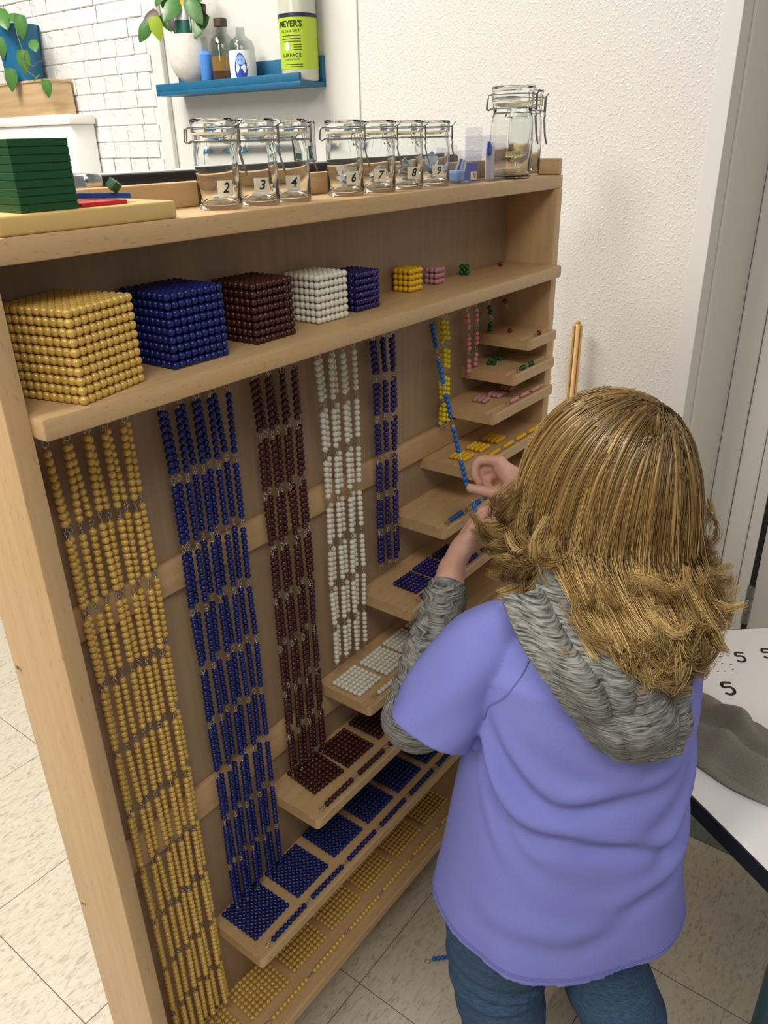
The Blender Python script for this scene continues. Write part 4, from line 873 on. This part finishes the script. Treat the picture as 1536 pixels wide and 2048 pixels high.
for d in guides:
    d = d / np.linalg.norm(d); lay = rng.uniform(2, 8); ex = EX + lay
    p = to_w(d * ex); t = d * (d @ cl) - cl; tn = np.linalg.norm(t); t = t / max(tn, 1e-3)
    t = t[0] * HF + t[1] * HR + t[2] * HU; v_ = t.copy()
    side = d[1]; back = -d[0]
    ang_c = math.acos(max(-1, min(1, d @ cl)))                      # angle from the crown: roots lower down need less length
    Ltot = rng.uniform(292, 352) - 88 * ang_c
    if d[1] < -.2: Ltot *= 1.06
    if d[1] > .3: Ltot *= .78
    elif d[0] < -.3 and d[1] > -.2: Ltot *= .88
    p_start, v_start = p.copy(), v_.copy(); zlim = (800 if abs(d[1]) < .35 else 812) + rng.uniform(-14, 22)
    for attempt in range(5):
        p = p_start.copy(); v_ = v_start.copy()
        NS = 34; st = Ltot / NS; path = [p.copy()]; curl_ax = None; csign = rng.choice((1, 1, 1, -1)); Rc = rng.uniform(17, 34); wv = rng.uniform(0, 6.28); c0 = rng.uniform(.46, .66) + (.10 if d[1] < -.2 else 0)
        puff = rng.uniform(0, 20)
        for s_ in range(NS):
            fr_ = s_ / NS
            g = np.array((0, 0, -1.)); hl = to_l(p); out = hl[0] * HF + hl[1] * HR; out = out - PZ * (out @ PZ); out /= max(1e-6, np.linalg.norm(out))
            low = max(0, min(1, (HC2[2] - p[2] + 25) / 90)); cs = max(0, min(1, (fr_ - c0) / .18)); cs = cs * cs * (3 - 2 * cs) * max(0, min(1, (low - .45) * 3))
            v_ = v_ * .84 + g * (.10 + .16 * low) * (1 - .93 * cs) + out * .012 * low * (1 - cs)
            tang = np.cross(out, PZ)
            v_ = v_ + tang * .06 * low * math.sin(wv + 9 * fr_)
            if cs > 0:
                if curl_ax is None: q_ = rng.uniform(-1.25, 1.25) if abs(side) < .5 else rng.choice((-1, 1)) * rng.uniform(.3, 1.4); curl_ax = tang * math.cos(q_) + out * math.sin(q_) + PZ * rng.uniform(-.35, .35); curl_ax /= np.linalg.norm(curl_ax)
                an = csign * cs * st / Rc
                v_ = v_ / np.linalg.norm(v_); v_ = v_ * math.cos(an) + np.cross(curl_ax, v_) * math.sin(an) + curl_ax * (curl_ax @ v_) * (1 - math.cos(an))
            v_ /= np.linalg.norm(v_); p = p + v_ * st
            l = to_l(p); e2 = ex + puff * low * np.array((.6, 1, .1)); k = math.sqrt(((l / e2) ** 2).sum())
            if k < 1 and l[2] > -60: kk = k + (1 - k) * .6; p = to_w(l / k * kk); n_ = (l / e2 ** 2); n_ = n_[0] * HF + n_[1] * HR + n_[2] * HU; n_ /= np.linalg.norm(n_); v_ = v_ - n_ * min(0, v_ @ n_)
            l = to_l(p); lim = 1.05 if l[2] > -30 else (1.10 if cs < .3 else (1.5 if side < .25 else 1.28))
            k = math.sqrt(((l / e2) ** 2).sum()) if l[2] > -30 else math.sqrt((l[0] / e2[0]) ** 2 + (l[1] / e2[1]) ** 2)
            if k > lim:
                kk = lim + (k - lim) * .35
                p = to_w(np.array((l[0] / k * kk, l[1] / k * kk, l[2] if l[2] < -30 else l[2] / k * kk)))
                if cs < .3: v_ = v_ - out * max(0, v_ @ out) * .5
            q = p - PO; f_ = q @ PF; r_ = q @ PR - 8
            if p[2] < 862:                                   # keep clear of neck, hood and shoulders
                aa, bb = (72, 66) if p[2] > 848 else (112, 116); k = math.sqrt((r_ / aa) ** 2 + (f_ / bb) ** 2)
                if k < 1 and f_ < 20:
                    tf = -bb * math.sqrt(max(0, 1 - (r_ / aa) ** 2)); p = p + (min(0, tf - f_)) * PF * .6
            path.append(p.copy())
        if min(q_p[2] for q_p in path) > zlim or Ltot < 150: break
        Ltot *= .86
    path = np.array(path)
    if path[:, 2].min() < zlim - 30: continue
    for _ in range(5):
        q = path.copy(); q[1:-1] = .25 * path[:-2] + .5 * path[1:-1] + .25 * path[2:]; path = q
    G_.append((path, side, back))
def ribbon_mesh(paths, radii, tones, sides, name):
    """paths (n,m,3) -> one mesh of thin tapered tubes with a 'tone' attribute"""
    n, m_, _ = paths.shape
    T = np.gradient(paths, axis=1); T /= np.linalg.norm(T, axis=2, keepdims=True) + 1e-9
    ref = np.array((.3, .5, .81)); X = np.cross(T, ref); X /= np.linalg.norm(X, axis=2, keepdims=True) + 1e-9; Y = np.cross(T, X)
    ang = 2 * np.pi * np.arange(sides) / sides
    V = paths[:, :, None, :] + radii[:, :, None, None] * (X[:, :, None, :] * np.cos(ang)[None, None, :, None] + Y[:, :, None, :] * np.sin(ang)[None, None, :, None])
    idx = np.arange(n * m_ * sides).reshape(n, m_, sides)
    a = idx[:, :-1, :]; b_ = np.roll(idx, -1, 2)[:, :-1, :]; c = np.roll(idx, -1, 2)[:, 1:, :]; d = idx[:, 1:, :]
    F = np.stack([a, b_, c, d], -1).reshape(-1, 4); V = ((V.reshape(-1, 3) - np.array(PB)) * S).astype(np.float32)
    me = bpy.data.meshes.new(name); me.vertices.add(len(V)); me.vertices.foreach_set('co', V.ravel()); me.loops.add(F.size); me.loops.foreach_set('vertex_index', F.ravel().astype(np.int32))
    me.polygons.add(len(F)); me.polygons.foreach_set('loop_start', np.arange(0, F.size, 4, dtype=np.int32)); me.polygons.foreach_set('use_smooth', np.ones(len(F), bool)); me.update(calc_edges=True)
    at_ = me.attributes.new('tone', 'FLOAT', 'POINT'); at_.data.foreach_set('value', np.repeat(tones.reshape(-1), sides).astype(np.float32)); return me
core = np.array([g[0] for g in G_]); m_ = core.shape[1]; sarr = np.linspace(0, 1, m_)
cr_ = np.interp(sarr, [0, .1, .7, 1], [1.6, 2.4, 2.2, .4])[None].repeat(len(core), 0); tone_g = rng.uniform(.20, .68, len(core)) + np.array([.14 * max(0, -g[1]) for g in G_])  # random tone per lock; light from the left is put into the colour
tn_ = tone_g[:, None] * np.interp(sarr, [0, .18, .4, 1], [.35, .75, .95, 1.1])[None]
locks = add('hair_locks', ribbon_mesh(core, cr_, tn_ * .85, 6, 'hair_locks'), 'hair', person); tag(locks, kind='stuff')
NCH = 36; ms = 18; pick = np.linspace(0, m_ - 1, ms)
P0 = np.stack([np.stack([np.interp(pick, np.arange(m_), g[0][:, k]) for k in range(3)], -1) for g in G_])
N_ = len(G_); off = rng.normal(0, 1, (N_, NCH, 3)); off /= np.linalg.norm(off, axis=2, keepdims=True); off *= rng.uniform(.35, 1, (N_, NCH, 1)) * 10.5
fly = rng.uniform(0, 1, (N_, NCH, 1)) > .985; off = np.where(fly, off * 2.4, off)
ss = np.linspace(0, 1, ms); prof = np.interp(ss, [0, .15, .35, .6, .85, 1], [1., 1., .95, .85, .7, .4])
wave = np.sin(ss[None, None, :, None] * rng.uniform(5, 14, (N_, NCH, 1, 1)) + rng.uniform(0, 6.28, (N_, NCH, 1, 3))) * 1.7 * ss[None, None, :, None]
nrm_ = P0 - HC2; nrm_ /= np.linalg.norm(nrm_, axis=2, keepdims=True); offp = off[:, :, None, :] * prof[None, None, :, None]
flat_ = np.interp(ss, [0, .45, .7], [.85, .8, 0])[None, None, :, None]                 # strands of a lock lie flat on the head, then round out
offp = offp - flat_ * nrm_[:, None] * (offp * nrm_[:, None]).sum(-1, keepdims=True)
PP = P0[:, None] + offp + wave
PP = PP.reshape(-1, ms, 3)
rad = np.interp(ss, [0, .5, 1], [.46, .42, .15])[None].repeat(len(PP), 0)
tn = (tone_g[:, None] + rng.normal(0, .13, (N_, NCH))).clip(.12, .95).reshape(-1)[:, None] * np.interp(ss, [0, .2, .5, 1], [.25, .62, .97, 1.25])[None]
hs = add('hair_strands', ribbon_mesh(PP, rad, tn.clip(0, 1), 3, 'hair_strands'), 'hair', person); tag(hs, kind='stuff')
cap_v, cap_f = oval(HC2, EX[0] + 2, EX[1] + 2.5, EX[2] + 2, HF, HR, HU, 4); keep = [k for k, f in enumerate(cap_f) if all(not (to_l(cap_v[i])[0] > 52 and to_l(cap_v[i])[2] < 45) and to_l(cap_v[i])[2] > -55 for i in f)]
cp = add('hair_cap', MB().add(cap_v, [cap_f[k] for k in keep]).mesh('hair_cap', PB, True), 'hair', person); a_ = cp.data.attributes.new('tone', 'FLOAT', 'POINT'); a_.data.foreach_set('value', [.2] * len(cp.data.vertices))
